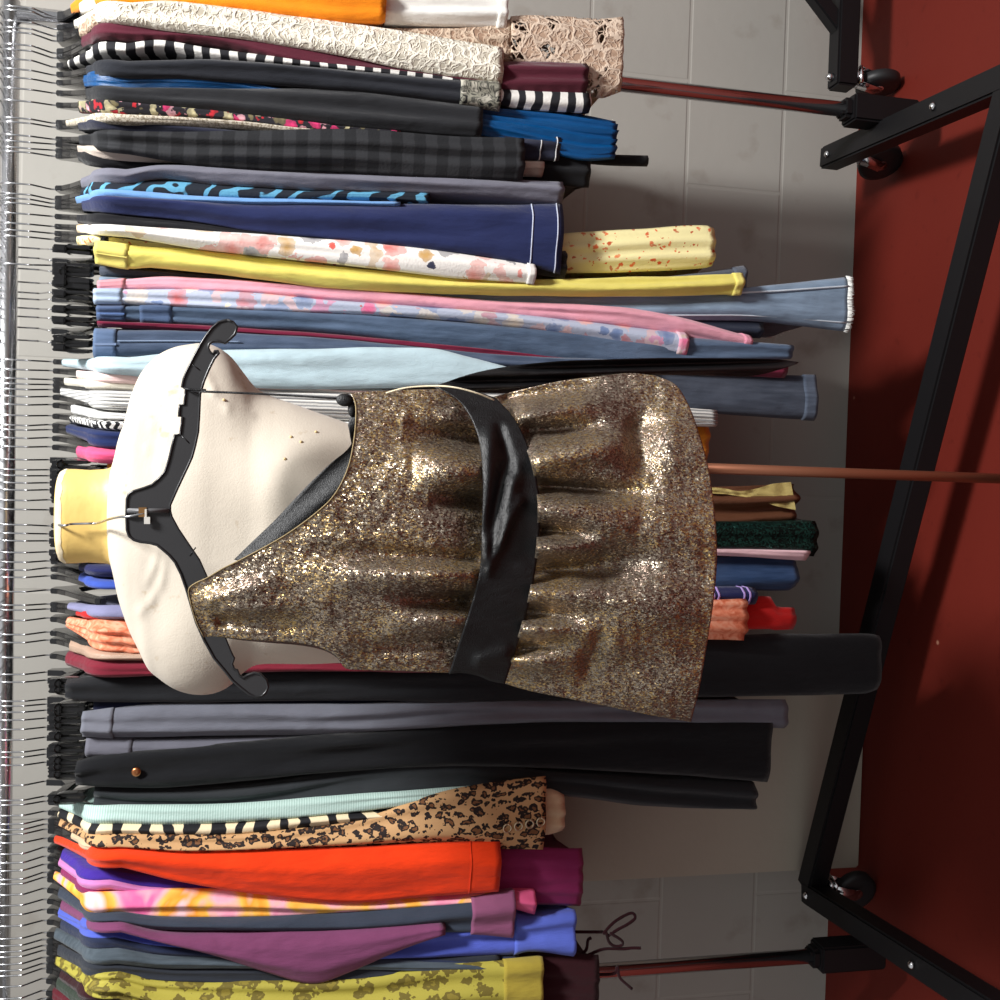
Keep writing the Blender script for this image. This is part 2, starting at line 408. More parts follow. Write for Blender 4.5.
# ------------------------------------------------------------------ garments
NOISE_OFF = [0.0]
class Garment:
    def __init__(g, name, label, cat, m, yh, st, kind='top', n=.095, dy=0.0, folds=None, group=None, parts=(), amp=.0035, hb=None, slant=0, short=None):
        g.name, g.label, g.cat, g.m, g.yh, g.st, g.kind, g.n, g.parts, g.group = name, label, cat, m, yh, st, kind, n, parts, group
        g.H = (.196 if kind == 'top' else .16)-dy; g.folds = folds; g.amp = amp; g.seed = random.random()*50; g.slant = slant; g.short = short; g.body_end = None
    def prep(g):
        g.Y = YR-g.H
        g.xh = at(58-13*(g.yh/1000)+6, g.yh, Y=YR).x
        g.zr = rail_z(g.xh)
        g.W = []
        for x, a, b in g.st:
            p, q = at(x, a, Y=g.Y+.007), at(x, b, Y=g.Y+.007)
            g.W.append(((p.z+q.z)/2, (p.x+q.x)/2, max(.006, p.x-q.x)))
        g.W = [(-z, xc, w) for z, xc, w in g.W]          # ascending along the drop
        for i in range(1, len(g.W)):
            if g.W[i][0] <= g.W[i-1][0]: g.W[i] = (g.W[i-1][0]+.004,)+g.W[i][1:]
    def zpx(g, x):
        """height on the front edge at picture column x (interpolated over the stations)"""
        xs = [(s_[0], w[0]) for s_, w in zip(g.st, g.W)]
        return interp(xs, x)[0] if x <= xs[-1][0] else xs[-1][1]+(x-xs[-1][0])*.0016
    def section(g, dz, half, Xf, wf, hb, inflate=0.0):
        """closed loop around the garment at drop dz (=-z)"""
        k = min(1, half/g.H); Xh = g.xh; tilt = (Xf-Xh)
        Xb = Xh-tilt*.35; wm = g.wh; wb = g.wh
        r = min(.02, half*.4); pts = []
        nf = g.folds if g.folds is not None else max(1, wf/.024)
        N = 15; iw = inflate
        env = min(1.0, wf/.03)
        for i in range(N):
            u = -1+2*i/(N-1)
            nn = noise.noise(Vector((u*1.7+g.seed, dz*5, g.seed)))
            fold = g.amp*env*(math.sin(PI*nf*u+g.seed+1.6*noise.noise(Vector((g.seed, dz*3.5, 2))))*.8+nn*1.5)*(1-u**6)
            x = Xf+(wf/2+iw)*u+.0012*noise.noise(Vector((u*3, dz*14, g.seed+9)))
            y = YR-half-iw+.6*r*abs(u)**3.2+fold
            pts.append(Vector((x, y, -dz)))
        yf0 = YR-half+.6*r; ybk = YR+hb
        def side(sg):
            o = []
            for j in range(1, 8):
                t = j/8; y = yf0+(ybk-.012-yf0)*t
                if y <= YR:
                    q = (y-yf0)/max(1e-6, YR-yf0); xc = Xf+(Xh-Xf)*q; w = wf+(wm-wf)*(q**.5)
                else:
                    q = (y-YR)/max(1e-6, ybk-YR); xc = Xh+(Xb-Xh)*q; w = wm+(wb-wm)*q
                rip = .0016*min(1, w/.02)*math.sin(j*2.1+g.seed*3+dz*4)
                o.append(Vector((xc+sg*(w/2+iw)+rip, y, -dz)))
            return o
        rs = side(1)
        for v in rs: pts.append(v)
        for u in (1, .5, 0, -.5, -1):
            pts.append(Vector((Xb+wb/2*u*.9, ybk+iw-.012*abs(u)**3, -dz)))
        for v in side(-1)[::-1]: pts.append(v)
        return pts
    def hbk(g, half): return min(half, YW-YR-.012 if not g.short else g.short)
    def rows(g, z0=None, z1=None, inflate=0.0, step=.011):
        W = g.W; top = W[0][0]; bot = W[-1][0]
        a = top if z0 is None else z0; b = bot if z1 is None else z1
        n = max(2, int((b-a)/step)+1); rows = []
        for i in range(n+1):
            dz = a+(b-a)*i/n; xc, w = sm_interp(W, dz); w = max(.005, w)
            flare = 1
            r = g.section(dz, g.H, xc, w, g.hbk(g.H), inflate)
            if g.slant:
                for v in r: v.z -= g.slant*(v.x-xc)*((dz-a)/(b-a))**6
            rows.append(r)
        return rows
    def build(g):
        g.prep_w()
        Xf, wf = g.W[0][1], g.W[0][2]; rows = []
        if g.kind == 'top':
            zt = g.W[0][0]; line = lambda y: -(g.zr+arm_z(y)+.0075)
            RD = .055; dr = .046; lim = max(zt, line(g.H-RD)+dr+.012)
            if lim > zt:
                g.W = [(max(w[0], lim+.002*i),)+w[1:] for i, w in enumerate(g.W)]; zt = g.W[0][0]
            hs = [(min(g.n, g.H-RD-.01)+(g.H-RD-min(g.n, g.H-RD-.01))*i/6) for i in range(7)]
            for h in hs: rows.append((line(h), h))
            z0 = line(g.H-RD); rows += [(z0+dr*(1-math.cos(a))+RD*ARMS*math.sin(a)*.35*(1-math.sin(a)), g.H-RD+RD*math.sin(a)) for a in [PI/2*k/8 for k in range(1, 9)]]
            rows[-1] = (min(rows[-1][0], zt-.003), g.H)
            out = []
            for dz, h in rows:
                k = (h/g.H)
                out.append(g.section(dz, h, g.xh+(Xf-g.xh)*k, g.wh+(wf-g.wh)*k**2, g.hbk(h)))
            rows = out
        else: rows = []
        rows += g.rows(None, g.zpx(g.body_end) if g.body_end else None)
        last = rows[-1]; cen = sum(last, Vector())/len(last)
        rows.append([cen+(v-cen)*.86+Vector((0, 0, .006)) for v in last])
        bm = bmesh.new(); grid(bm, rows, True, g.kind != 'top', True)
        o0 = Vector((g.xh, YR, g.zr))
        if g.parts:
            root = empty(g.name, o0); link(g.parts[0] if isinstance(g.parts[0], str) else 'body', bm, g.m, root, o0)
        else: root = link(g.name, bm, g.m, None, o0)
        tag(root, g.label, g.cat, g.group)
        for p in g.parts:
            if isinstance(p, str): continue
            p(g, root, o0)
        return root
    def prep_w(g):
        pass
def band(name, x0, x1, m, inflate=.0016, label=None):
    def f(g, root, o0):
        bm = bmesh.new(); rr = g.rows(g.zpx(x0), g.zpx(x1), inflate, .006)
        grid(bm, rr, True, True, True); o = link(name, bm, m, root, o0)
        if label: o['label'] = label
    return f
def seamline(name, x, m, wpx=1.6, inflate=.0022, label=None): return band(name, x-wpx/2, x+wpx/2, m, inflate, label)
def front_pt(g, x, u, out=.003):
    dz = g.zpx(x); xc, w = sm_interp(g.W, dz); return Vector((xc+w/2*u, g.Y-out+.012*abs(u)**3.2, -dz))
def edge_line(name, x0, x1, u, m, r=.0013, label=None):
    def f(g, root, o0):
        bm = bmesh.new(); tube(bm, [front_pt(g, x0+(x1-x0)*k/40, u, .0015) for k in range(41)], r, 6); o = link(name, bm, m, root, o0)
        if label: o['label'] = label
    return f
def button(name, x, u, r, m, label=None):
    def f(g, root, o0):
        bm = bmesh.new(); lathe(bm, [(.001, .004), (r*.6, .0045), (r, .003), (r, 0), (.001, 0)], front_pt(g, x, u, .002), Vector((0, -1, .0)), 14); o = link(name, bm, m, root, o0)
        if label: o['label'] = label
    return f
def ring(name, x, u, r, m):
    def f(g, root, o0):
        bm = bmesh.new(); c0 = front_pt(g, x, u, .004)
        tube(bm, [c0+Vector((math.cos(a)*r, -.002, math.sin(a)*r)) for a in [2*PI*k/20 for k in range(21)]], .0016, 6); link(name, bm, m, root, o0)
    return f
def loops(xs, x1, us, m):
    def f(g, root, o0):
        for u in us:
            bm = bmesh.new()
            rows = [[front_pt(g, x, u+du, .0035) for du in (-.09, .09)] for x in (xs, (xs+x1)/2, x1)]
            grid(bm, rows); rows2 = [[v+Vector((0, .0015, 0)) for v in r] for r in rows]; grid(bm, rows2); link('belt_loop', bm, m, root, o0)
    return f
def cords(name, paths, m, r=.0022):
    def f(g, root, o0):
        for pts in paths:
            bm = bmesh.new(); tube(bm, spline([at(x, y, Y=g.Y+.02+.004*math.sin(i)) for i, (x, y) in enumerate(pts)], 6), r, 7); link(name, bm, m, root, o0)
    return f
def fringe(name, x, m, n=26):
    def f(g, root, o0):
        bm = bmesh.new(); rnd = random.Random(3)
        sec = g.rows(g.zpx(x), g.zpx(x)+.004, .001, .004)[0]; L = len(sec)
        for k in range(220):
            t = rnd.random()*15 if k < 150 else rnd.random()*L; i = int(t); q = t-i
            p = sec[i % L].lerp(sec[(i+1) % L], q); d = Vector((rnd.uniform(-.3, .3), rnd.uniform(-.4, .2), -1)).normalized()
            tube(bm, [p+Vector((0, 0, .004)), p+d*.003, p+d*rnd.uniform(.003, .008)], .0006, 4)
        o = link(name, bm, m, root, o0); o['label'] = 'pale frayed threads'
    return f
GOLDM = metal('brass', 190, 150, 80, .3)

def sheet_px(name, top, bot, m, out=.004, label=None, seed=1):
    def f(g, root, o0):
        A = spline([(x, y, 0) for x, y in top], 6); B = spline([(x, y, 0) for x, y in bot], 6)
        rows = []
        for j in range(7):
            rows.append([at(a.x+(b.x-a.x)*j/6, a.y+(b.y-a.y)*j/6, Y=g.Y-out-.006*noise.noise(Vector((i*.35, j*.6, seed)))) for i, (a, b) in enumerate(zip(A, B))])
        bm = bmesh.new(); grid(bm, rows); grid(bm, [[p+Vector((0, .0015, 0)) for p in r] for r in rows]); o = link(name, bm, m, root, o0)
        if label: o['label'] = label
    return f
G = []
def g(*a, **k): G.append(Garment(*a, **k))
# ---- right end of the rail
ORANGE = cloth(245, 140, 25)
g('blouse', 'bright orange blouse at the far right end of the rail, above white lace', 'blouse', ORANGE, 18, [(112, -40, 4), (250, -26, 12), (320, -18, 19), (386, -16, 21)], n=.06, dy=-.005)
g('shirt', 'plain white shirt hem showing beyond the orange blouse', 'shirt', cloth(232, 230, 224), 22, [(118, -30, 8), (390, -10, 22), (430, -6, 24), (507, -4, 26)], dy=.012, parts=('body', band('hem_band', 497, 507, cloth(238, 236, 230))))
g('lace_shirt', 'cream white lace top between the orange blouse and the maroon dress', 'lace top', lace('white_lace', (240, 235, 220), (206, 198, 180), 40), 30, [(116, 0, 22), (170, -1, 30), (245, 8, 38), (350, 22, 56), (405, 30, 68), (460, 39, 76), (503, 46, 82)], n=.075, dy=-.012, amp=.003)
g('lace_dress', 'long beige lace dress with an openwork hem, right of the maroon dress', 'dress', lace('beige_lace', (205, 184, 162), (150, 122, 102), 44), 42, [(128, 14, 30), (270, 24, 46), (450, 26, 64), (520, 30, 74)], dy=.02, parts=('body', band('lace_hem', 510, 622, lace('beige_lace_hem', (212, 192, 172), (176, 148, 126), 34, True), .003)))
G[-1].body_end = 512
G[-1].st = [(128, 14, 30), (270, 24, 46), (450, 26, 66), (515, 17, 66), (560, 17, 80), (600, 20, 96), (622, 18, 90)]
MAROON = cloth(84, 32, 46)
g('dress', 'maroon dress with its hem lower than the cream lace top beside it', 'dress', MAROON, 54, [(122, 22, 38), (210, 25, 42), (300, 47, 64), (440, 62, 80), (505, 60, 93), (587, 62, 94)], n=0.105)
STRIPE = stripes('black_white_stripe', (36, 36, 40), (228, 226, 220), 12, 'Z', 2.2, 1.5)
g('striped_shirt', 'black and white striped top with curving shoulder, next to the maroon dress', 'top', STRIPE, 68, [(116, 41, 53), (160, 39, 50), (210, 47, 59), (315, 61, 69), (440, 74, 84), (510, 88, 106), (590, 92, 112)], n=.05)
g('camouflage_trimmed_shirt', 'black top with camouflage hem band, below the black and white striped top', 'top', cloth(36, 38, 44), 76, [(108, 58, 75), (210, 58, 79), (350, 69, 90), (460, 79, 103), (500, 81, 110)], n=0.125, dy=-.008, parts=('body', band('hem_band', 460, 500, ramped('camouflage', [(.38, (34, 34, 34)), (.46, (150, 148, 134)), (.54, (60, 60, 56)), (.64, (180, 176, 162))], 60), .0016, 'camouflage hem band')))
g('satin_dress', 'royal blue satin dress with shiny dark blue hem ruffles', 'dress', satin(3, 74, 128), 84, [(112, 71, 87), (170, 71, 89), (245, 83, 92), (330, 96, 110), (480, 105, 136), (550, 110, 152), (585, 114, 160), (616, 120, 158)], n=0.115, dy=.012, folds=5, amp=.008)
g('charcoal_shirt', 'charcoal black top with straight hem below the royal blue satin', 'top', cloth(38, 39, 42), 94, [(112, 85, 101), (200, 87, 110), (350, 88, 127), (400, 93, 131), (482, 102, 137)], n=0.125, dy=-.004)
g('floral_blouse', 'dark blouse with pink and cream flowers, a sliver above the beige knit', 'blouse', floral('dark_floral', (34, 32, 38), [(225, 60, 120), (230, 170, 180), (200, 190, 150), (190, 40, 50), (120, 110, 80)], 80, .75), 106, [(112, 99, 113), (200, 107, 119), (300, 119, 130), (345, 126, 133), (400, 131, 137)], dy=.004)
g('knit_shirt', 'beige speckled knit top squeezed between dark clothes', 'knit top', ramped('beige_knit', [(.4, (150, 138, 118)), (.5, (196, 186, 168)), (.6, (216, 208, 192))], 260), 124, [(110, 112, 123), (175, 116, 125), (240, 121, 128), (300, 128, 134), (360, 133, 138)], n=.045, amp=.002)
g('piped_dress', 'dark navy dress whose hem shows curved white piping', 'dress', cloth(40, 42, 58), 128, [(110, 118, 130), (300, 132, 150), (480, 132, 158), (560, 125, 160)], dy=.012, parts=('body', seamline('piping', 540, cloth(205, 205, 205), 1.1, .001), seamline('piping', 556, cloth(205, 205, 205), 1.1, .001)))
g('pleated_skirt', 'black skirt with rows of square box pleats', 'skirt', stripes('box_pleats', (30, 31, 34), (44, 45, 48), 9, 'Z', .4, 1), 140, [(112, 128, 152), (200, 130, 165), (350, 128, 172), (440, 134, 177), (524, 137, 179)], n=.1, dy=-.014, amp=.006)
g('slip_dress', 'small pale beige hem peeping below the black pleated skirt', 'dress', cloth(190, 176, 164), 145, [(112, 146, 160), (400, 155, 172), (543, 160, 176)], dy=.02)
g('black_dress', 'long black dress with a narrow tie hanging below its hem', 'dress', cloth(20, 20, 23), 151, [(112, 152, 168), (400, 150, 176), (540, 150, 182), (590, 150, 187)], dy=.03, parts=('body', cords('tie', [[(585, 158), (610, 160), (647, 161)]], cloth(18, 18, 20), .009)))
g('grey_dress', 'grey jersey dress with rounded shoulder above the navy dress', 'dress', cloth(112, 112, 124), 190, [(112, 167, 184), (160, 164, 177), (210, 165, 183), (350, 172, 190), (460, 176, 194), (563, 181, 203)], n=0.110, dy=-.004)
G2 = stripes('abstract_print', (28, 34, 44), (92, 156, 188), 14, 'DIAGONAL', 9, 1.2, .76)
g('printed_shirt', 'black top with blue and white streaky print, under the grey dress', 'top', G2, 200, [(112, 178, 197), (200, 182, 200), (300, 190, 202), (350, 190, 200), (430, 192, 204)], n=0.110, dy=.002)
g('light_blue_shirt', 'light blue shirt, a narrow strip above the navy piped dress', 'shirt', cloth(110, 154, 206), 204, [(112, 188, 201), (150, 191, 205), (210, 196, 206), (300, 199, 206), (400, 201, 208)], n=.09, dy=-.004)
NAVY = cloth(36, 44, 84)
g('navy_dress', 'wide navy dress with two lines of white piping near the hem', 'dress', NAVY, 208, [(112, 193, 213), (175, 196, 218), (245, 199, 229), (350, 203, 240), (440, 203, 250), (500, 204, 258), (562, 203, 274)], n=0.115, dy=-.006, folds=1.2, amp=.005, parts=('body', seamline('piping', 531, cloth(190, 196, 214), 1.2, .001), seamline('piping', 556, cloth(190, 196, 214), 1.2, .001)))
g('black_trousers', 'plain black trousers, a thin edge left of the navy piped dress', 'trousers', cloth(24, 24, 28), 217, [(108, 213, 227), (200, 222, 234), (400, 246, 258), (500, 252, 270), (566, 250, 278)], dy=.006)
g('floral_dress', 'white dress with big coral and navy flowers, above the yellow jeans', 'dress', floral('white_floral', (240, 236, 230), [(222, 96, 86), (236, 160, 150), (60, 62, 84), (226, 130, 120), (200, 160, 100)], 30, .72), 227, [(118, 224, 236), (210, 230, 250), (350, 240, 265), (440, 250, 276), (535, 264, 283)], n=0.095, dy=-.006, parts=('body', band('hem_trim', 527, 535, cloth(232, 228, 222))))
PALE = floral('pale_yellow_floral', (236, 226, 168), [(214, 84, 40), (224, 110, 60), (190, 80, 40)], 85, .3)
g('summer_dress', 'long pale yellow dress scattered with tiny red flowers', 'dress', PALE, 240, [(104, 236, 246), (210, 246, 256), (350, 250, 268), (480, 242, 272), (560, 233, 273), (640, 228, 271), (706, 224, 268), (714, 227, 266)], dy=.035)
YEL = cloth(222, 208, 106)
g('jeans', 'bright yellow skinny jeans with a folded waistband', 'jeans', YEL, 250, [(95, 241, 262), (130, 244, 268), (150, 246, 267), (210, 250, 273), (350, 267, 289), (510, 278, 295), (650, 276, 296), (742, 273, 294)], 'clip', dy=-.025, amp=.0045, parts=('legs', band('waistband', 95, 128, cloth(222, 208, 112)), band('cuff', 733, 742, cloth(222, 208, 112)), loops(97, 128, (-.2,), cloth(226, 212, 118))))
g('trousers', 'slate trousers showing only a cuff beyond the yellow jeans', 'trousers', cloth(70, 76, 88), 261, [(100, 266, 275), (350, 284, 294), (560, 290, 298), (650, 278, 292), (745, 266, 292)], 'clip', dy=.01, parts=('legs', band('cuff', 732, 745, cloth(84, 90, 102))))
g('flared_jeans', 'light blue flared jeans with frayed hem, the longest pair on the rail', 'jeans', denim(106, 123, 142), 272, [(100, 276, 284), (350, 290, 300), (500, 292, 309), (650, 291, 319), (755, 286, 321), (848, 276, 331)], 'clip', dy=.0, folds=1, amp=.003, parts=('legs', edge_line('side_seam', 600, 846, .62, cloth(196, 206, 216), .0016, 'pale stitched seam'), edge_line('side_seam', 540, 846, -.72, cloth(196, 206, 216), .0016, 'pale stitched seam'), fringe('frayed_hem', 848, cloth(232, 232, 228))))
g('trousers', 'dark navy trousers tucked between flared light jeans and pink trousers', 'trousers', cloth(38, 44, 60), 284, [(98, 280, 289), (350, 300, 309), (600, 314, 330), (762, 318, 338)], 'clip', dy=.014)
PINK = cloth(226, 160, 176)
g('trousers', 'pink trousers with narrow leg, above the pastel floral jeans', 'trousers', PINK, 293, [(98, 281, 290), (175, 276, 291), (350, 288, 302), (500, 300, 315), (650, 310, 330), (750, 336, 350)], 'clip', n=.07, dy=-.01, parts=('legs', band('waistband', 98, 125, cloth(224, 150, 160)), band('cuff', 742, 750, cloth(214, 140, 160))))
FLJ = floral('pastel_floral', (176, 184, 204), [(226, 110, 150), (232, 180, 170), (110, 130, 170), (230, 214, 190), (200, 110, 110)], 34, .7)
g('jeans', 'pastel jeans printed with pink and blue flowers', 'jeans', FLJ, 300, [(94, 289, 303), (130, 289, 304), (210, 289, 310), (350, 301, 314), (500, 312, 325), (687, 333, 354)], 'clip', dy=-.018, parts=('legs', band('waistband', 94, 122, denim(146, 162, 184), .0016, 'pale denim waistband'), band('cuff', 677, 687, floral('cuff_floral', (200, 170, 180), [(226, 110, 150), (200, 180, 170)], 40, .6))))
g('jeans', 'mid blue jeans directly below the pastel floral jeans', 'jeans', denim(68, 84, 106), 310, [(97, 305, 319), (175, 304, 323), (350, 312, 335), (450, 320, 348), (545, 327, 362), (700, 338, 362), (792, 344, 359)], 'clip', dy=-.012, folds=1, parts=('legs', band('waistband', 97, 125, denim(60, 76, 106)), band('pocket_flap', 140, 172, denim(64, 80, 108)), loops(98, 125, (-.3,), denim(80, 104, 150))))
g('trousers', 'burgundy trousers, a thin red line between two pairs of blue jeans', 'trousers', cloth(110, 28, 54), 319, [(98, 320, 327), (200, 324, 332), (330, 333, 342), (450, 344, 354), (560, 354, 364), (786, 364, 378)], 'clip', dy=-.006)
g('jeans', 'dark blue jeans with stitched waistband, right above the mannequin shoulder', 'jeans', denim(58, 70, 90), 331, [(94, 329, 357), (200, 331, 355), (330, 338, 354), (500, 354, 368), (640, 360, 376)], 'clip', dy=-.02, folds=1, parts=('legs', band('waistband', 94, 116, denim(74, 92, 120)), loops(95, 117, (-.15,), denim(96, 112, 140)), edge_line('side_seam', 118, 240, .1, denim(110, 124, 146), .001)))
g('jeans', 'charcoal wide-leg jeans with turned hem, right of the dress skirt', 'jeans', denim(52, 58, 70), 343, [(98, 346, 354), (300, 352, 362), (560, 366, 392), (665, 372, 408), (750, 374, 416), (816, 375, 420)], 'clip', dy=.004, folds=.8, parts=('legs', band('hem_band', 803, 816, denim(64, 72, 86))))
LBL = cloth(178, 200, 208)
g('shirt', 'pale blue shirt hanging above the mannequin chest', 'shirt', LBL, 362, [(110, 356, 374), (200, 350, 384), (300, 348, 389), (430, 348, 387), (470, 357, 386), (512, 367, 385)], n=.04, dy=-.02, folds=.7, amp=.003)
g('blouse', 'pale pink blouse peeping out beside the mannequin shoulder', 'blouse', cloth(236, 206, 202), 371, [(110, 372, 383), (300, 386, 394), (480, 392, 398)], n=.1, dy=.0)
g('cardigan', 'cream cardigan behind the mannequin shoulder, next to pale pink', 'cardigan', cloth(214, 208, 192), 380, [(108, 380, 390), (300, 390, 400), (480, 398, 404)], n=.05, dy=.01)
g('pleated_skirt', 'white and grey finely pleated skirt behind the dress neckline', 'skirt', stripes('grey_pleats', (150, 150, 150), (214, 212, 206), 60, 'X', 1, 1), 390, [(108, 390, 410), (220, 389, 414), (350, 388, 420), (560, 396, 424), (717, 410, 427)], n=.035, dy=-.006, folds=5, amp=.005)
g('shirt', 'white top peeping above the chevron print by the mannequin shoulder', 'top', cloth(232, 232, 230), 405, [(110, 412, 420), (300, 420, 428), (480, 424, 432)], n=.08)
def chev():
    n = NT('chevron'); sp = n.new('SeparateXYZ'); n.put(sp, 0, n.tc)
    zz = n.math('PINGPONG', sp.outputs[1], .009); w = n.math('FRACT', n.math('MULTIPLY', n.math('ADD', sp.outputs[2], zz), 90)); n.bump(n.noise(300), .2)
    return n.done(n.ramp(w, [(.45, col(30, 30, 34)), (.55, col(236, 234, 230))], True))
g('chevron_shirt', 'black and white chevron top glimpsed beside the mannequin shoulder', 'top', chev(), 416, [(110, 420, 430), (300, 427, 436), (480, 430, 440)], n=.075, dy=-.006)
g('navy_shirt', 'navy blue top between the chevron top and the neon pink one', 'top', cloth(30, 42, 84), 425, [(110, 430, 449), (300, 436, 450), (480, 440, 450)], n=.06, dy=-.002)
g('neon_shirt', 'hot pink top glimpsed just above the yellow mannequin neck', 'top', cloth(238, 84, 130), 447, [(112, 448, 464), (300, 452, 464), (480, 454, 464)], n=.105, dy=0)
g('skirt', 'amber yellow skirt, a thin edge beyond the gold dress hem', 'skirt', cloth(205, 132, 40), 460, [(108, 462, 470), (300, 452, 468), (600, 424, 464), (708, 418, 462)], 'clip')
g('satin_skirt', 'brown satin skirt with gleaming gold underside beside the mannequin pole', 'skirt', satin(92, 58, 40), 476, [(108, 476, 486), (300, 482, 504), (600, 486, 524), (700, 487, 528), (795, 484, 523)], 'clip', folds=2, amp=.008, parts=('body', band('hem_lining', 770, 795, satin(178, 156, 84, .25), .0035, 'gold satin underside')))
G[-1].parts = ('body', sheet_px('gold_fold', [(700, 487), (722, 488), (738, 491), (755, 489), (772, 484), (791, 482)], [(700, 493), (722, 494), (738, 496), (755, 499), (776, 506), (796, 510)], satin(178, 160, 100, .25), .006, 'crumpled gold satin fold'))
g('sequin_dress', 'dark green sequinned dress hem between brown satin and pale pink', 'dress', sequin('green_sequins', (14, 26, 24), (30, 70, 62)), 500, [(118, 506, 514), (300, 510, 526), (600, 520, 548), (760, 523, 552), (816, 521, 557)], n=.12)
g('pale_pink_dress', 'pale pink hem, a thin line above the blue denim skirt hem', 'dress', cloth(226, 186, 192), 526, [(118, 520, 527), (300, 528, 540), (600, 542, 556), (720, 545, 556), (807, 546, 561)], n=.12, dy=.006)
g('denim_skirt', 'blue denim skirt with wide straight hem, right of the gold dress', 'skirt', denim(28, 50, 82), 541, [(108, 540, 548), (300, 546, 566), (600, 556, 588), (720, 557, 590), (790, 557, 591), (797, 562, 587)], 'clip', dy=-.01, folds=1)
g('striped_dress', 'navy dress crossed by pairs of lilac stripes at its hem', 'dress', cloth(30, 34, 78), 561, [(112, 566, 578), (300, 576, 592), (600, 587, 603), (756, 588, 605)], n=.12, parts=('body',)+tuple(seamline('stripe', x_, cloth(176, 150, 214), 2.2, .0007) for x_ in (711, 716, 742, 748)))
g('shirt', 'bright blue top, a small patch left of the mannequin neck', 'top', cloth(60, 84, 170), 568, [(114, 580, 590), (300, 590, 598), (480, 594, 602)], n=.12)
g('lilac_shirt', 'lilac grey top above the salmon frill by the mannequin shoulder', 'top', cloth(130, 130, 164), 604, [(108, 606, 620), (130, 607, 621), (300, 606, 618), (480, 606, 616)], n=.075, dy=-.01)
g('red_dress', 'red dress hem lower than the crinkled salmon one', 'dress', cloth(186, 26, 24), 609, [(112, 612, 620), (300, 612, 626), (600, 604, 626), (745, 598, 630), (774, 598, 630), (775, 606, 631), (795, 608, 630)], n=.11, dy=.012)
SAL = ramped('salmon_crinkle', [(.35, (214, 110, 76)), (.5, (236, 142, 108)), (.65, (244, 170, 138))], 60)
g('salmon_dress', 'salmon orange crinkled dress with gathered shoulder frill', 'dress', SAL, 618, [(104, 620, 652), (130, 622, 654), (300, 620, 650), (600, 600, 640), (700, 600, 640), (746, 599, 641)], n=.07, dy=-.012, folds=3, amp=.006)
g('tan_shirt', 'tan shiny top between the salmon dress and the burgundy top', 'top', satin(176, 148, 128, .45), 640, [(106, 651, 661), (250, 650, 663), (340, 650, 663), (480, 656, 668)], n=.085, dy=-.004)
g('burgundy_shirt', 'burgundy red top above the long black trousers', 'top', cloth(118, 32, 48), 655, [(104, 661, 678), (180, 660, 676), (300, 661, 672), (480, 664, 674)], n=.07, dy=-.002)
g('wide_trousers', 'very long black wide-leg trousers reaching the rack base bar', 'trousers', cloth(30, 31, 34), 680, [(66, 680, 699), (84, 678, 702), (140, 674, 703), (200, 669, 703), (350, 668, 701), (500, 658, 703), (700, 637, 698), (868, 634, 694), (880, 636, 690)], 'clip', dy=-.018, folds=1, amp=.004)
g('navy_trousers', 'dark navy trousers, a sliver between black and grey trousers', 'trousers', cloth(32, 36, 62), 699, [(94, 701, 712), (150, 700, 710), (350, 700, 707), (560, 700, 708)], 'clip', dy=.0)
GREY = cloth(104, 106, 116)
g('grey_trousers', 'mid grey tailored trousers with tabbed waistband', 'trousers', GREY, 718, [(82, 713, 736), (115, 709, 738), (157, 704, 738), (240, 704, 736), (350, 704, 735), (510, 699, 727), (650, 700, 726), (786, 700, 729)], 'clip', dy=-.016, folds=2, amp=.005, parts=('legs', band('waistband', 82, 113, cloth(112, 114, 124)), loops(86, 108, (-.35,), cloth(90, 92, 102))))
g('grey_trousers', 'second grey pair, hanging below the tabbed grey trousers', 'trousers', cloth(98, 98, 108), 737, [(86, 738, 757), (130, 740, 757), (200, 739, 755), (400, 733, 744), (600, 724, 734)], 'clip', dy=-.01, parts=('legs', band('waistband', 86, 132, cloth(104, 104, 114))))
g('black_jeans', 'black jeans with a copper button at the waist', 'jeans', cloth(22, 23, 26), 762, [(76, 762, 786), (105, 754, 788), (175, 748, 788), (350, 733, 772), (475, 725, 767), (650, 718, 774), (770, 713, 783)], 'clip', dy=-.02, folds=1.3, amp=.005, parts=('legs', button('button', 137, .0, .0068, metal('copper', 196, 128, 84, .3), 'copper button')))
g('dark_trousers', 'dark grey-green trousers below the black jeans', 'trousers', cloth(44, 47, 50), 781, [(94, 788, 806), (140, 790, 812), (245, 786, 812), (350, 770, 800), (430, 758, 796), (550, 772, 796), (650, 779, 807), (755, 783, 811)], 'clip', dy=-.006, folds=1.6, amp=.006)
# ---- left end of the rail
g('ribbed_shirt', 'mint green ribbed top above the zebra print', 'top', stripes('mint_rib', (160, 188, 180), (186, 210, 203), 85, 'Z', .3), 801, [(112, 806, 826), (160, 806, 828), (245, 804, 823), (350, 795, 814), (440, 789, 803), (490, 785, 799)], n=.05, dy=-.002)
g('zebra_shirt', 'black and cream zebra striped top between mint and leopard', 'top', zebra('zebra_print', (28, 28, 32), (234, 216, 180)), 811, [(112, 822, 838), (175, 822, 840), (245, 821, 838), (330, 814, 826), (390, 811, 820), (470, 800, 812)], n=.045, dy=-.004)
LEO = leopard('leopard_print', (198, 156, 110), (36, 26, 24), (120, 80, 50), 84)
g('leopard_dress', 'leopard print dress with four metal rings at its hem', 'dress', LEO, 819, [(112, 834, 850), (175, 834, 853), (245, 834, 852), (350, 822, 848), (440, 793, 846), (500, 782, 850), (545, 777, 851)], n=.05, dy=-.012, folds=1.4, amp=.005, parts=('body',)+tuple(ring('ring', 506+i*11, -.28+.05*i, .0062, metal('ring_metal', 205, 190, 160, .3)) for i in range(4)))
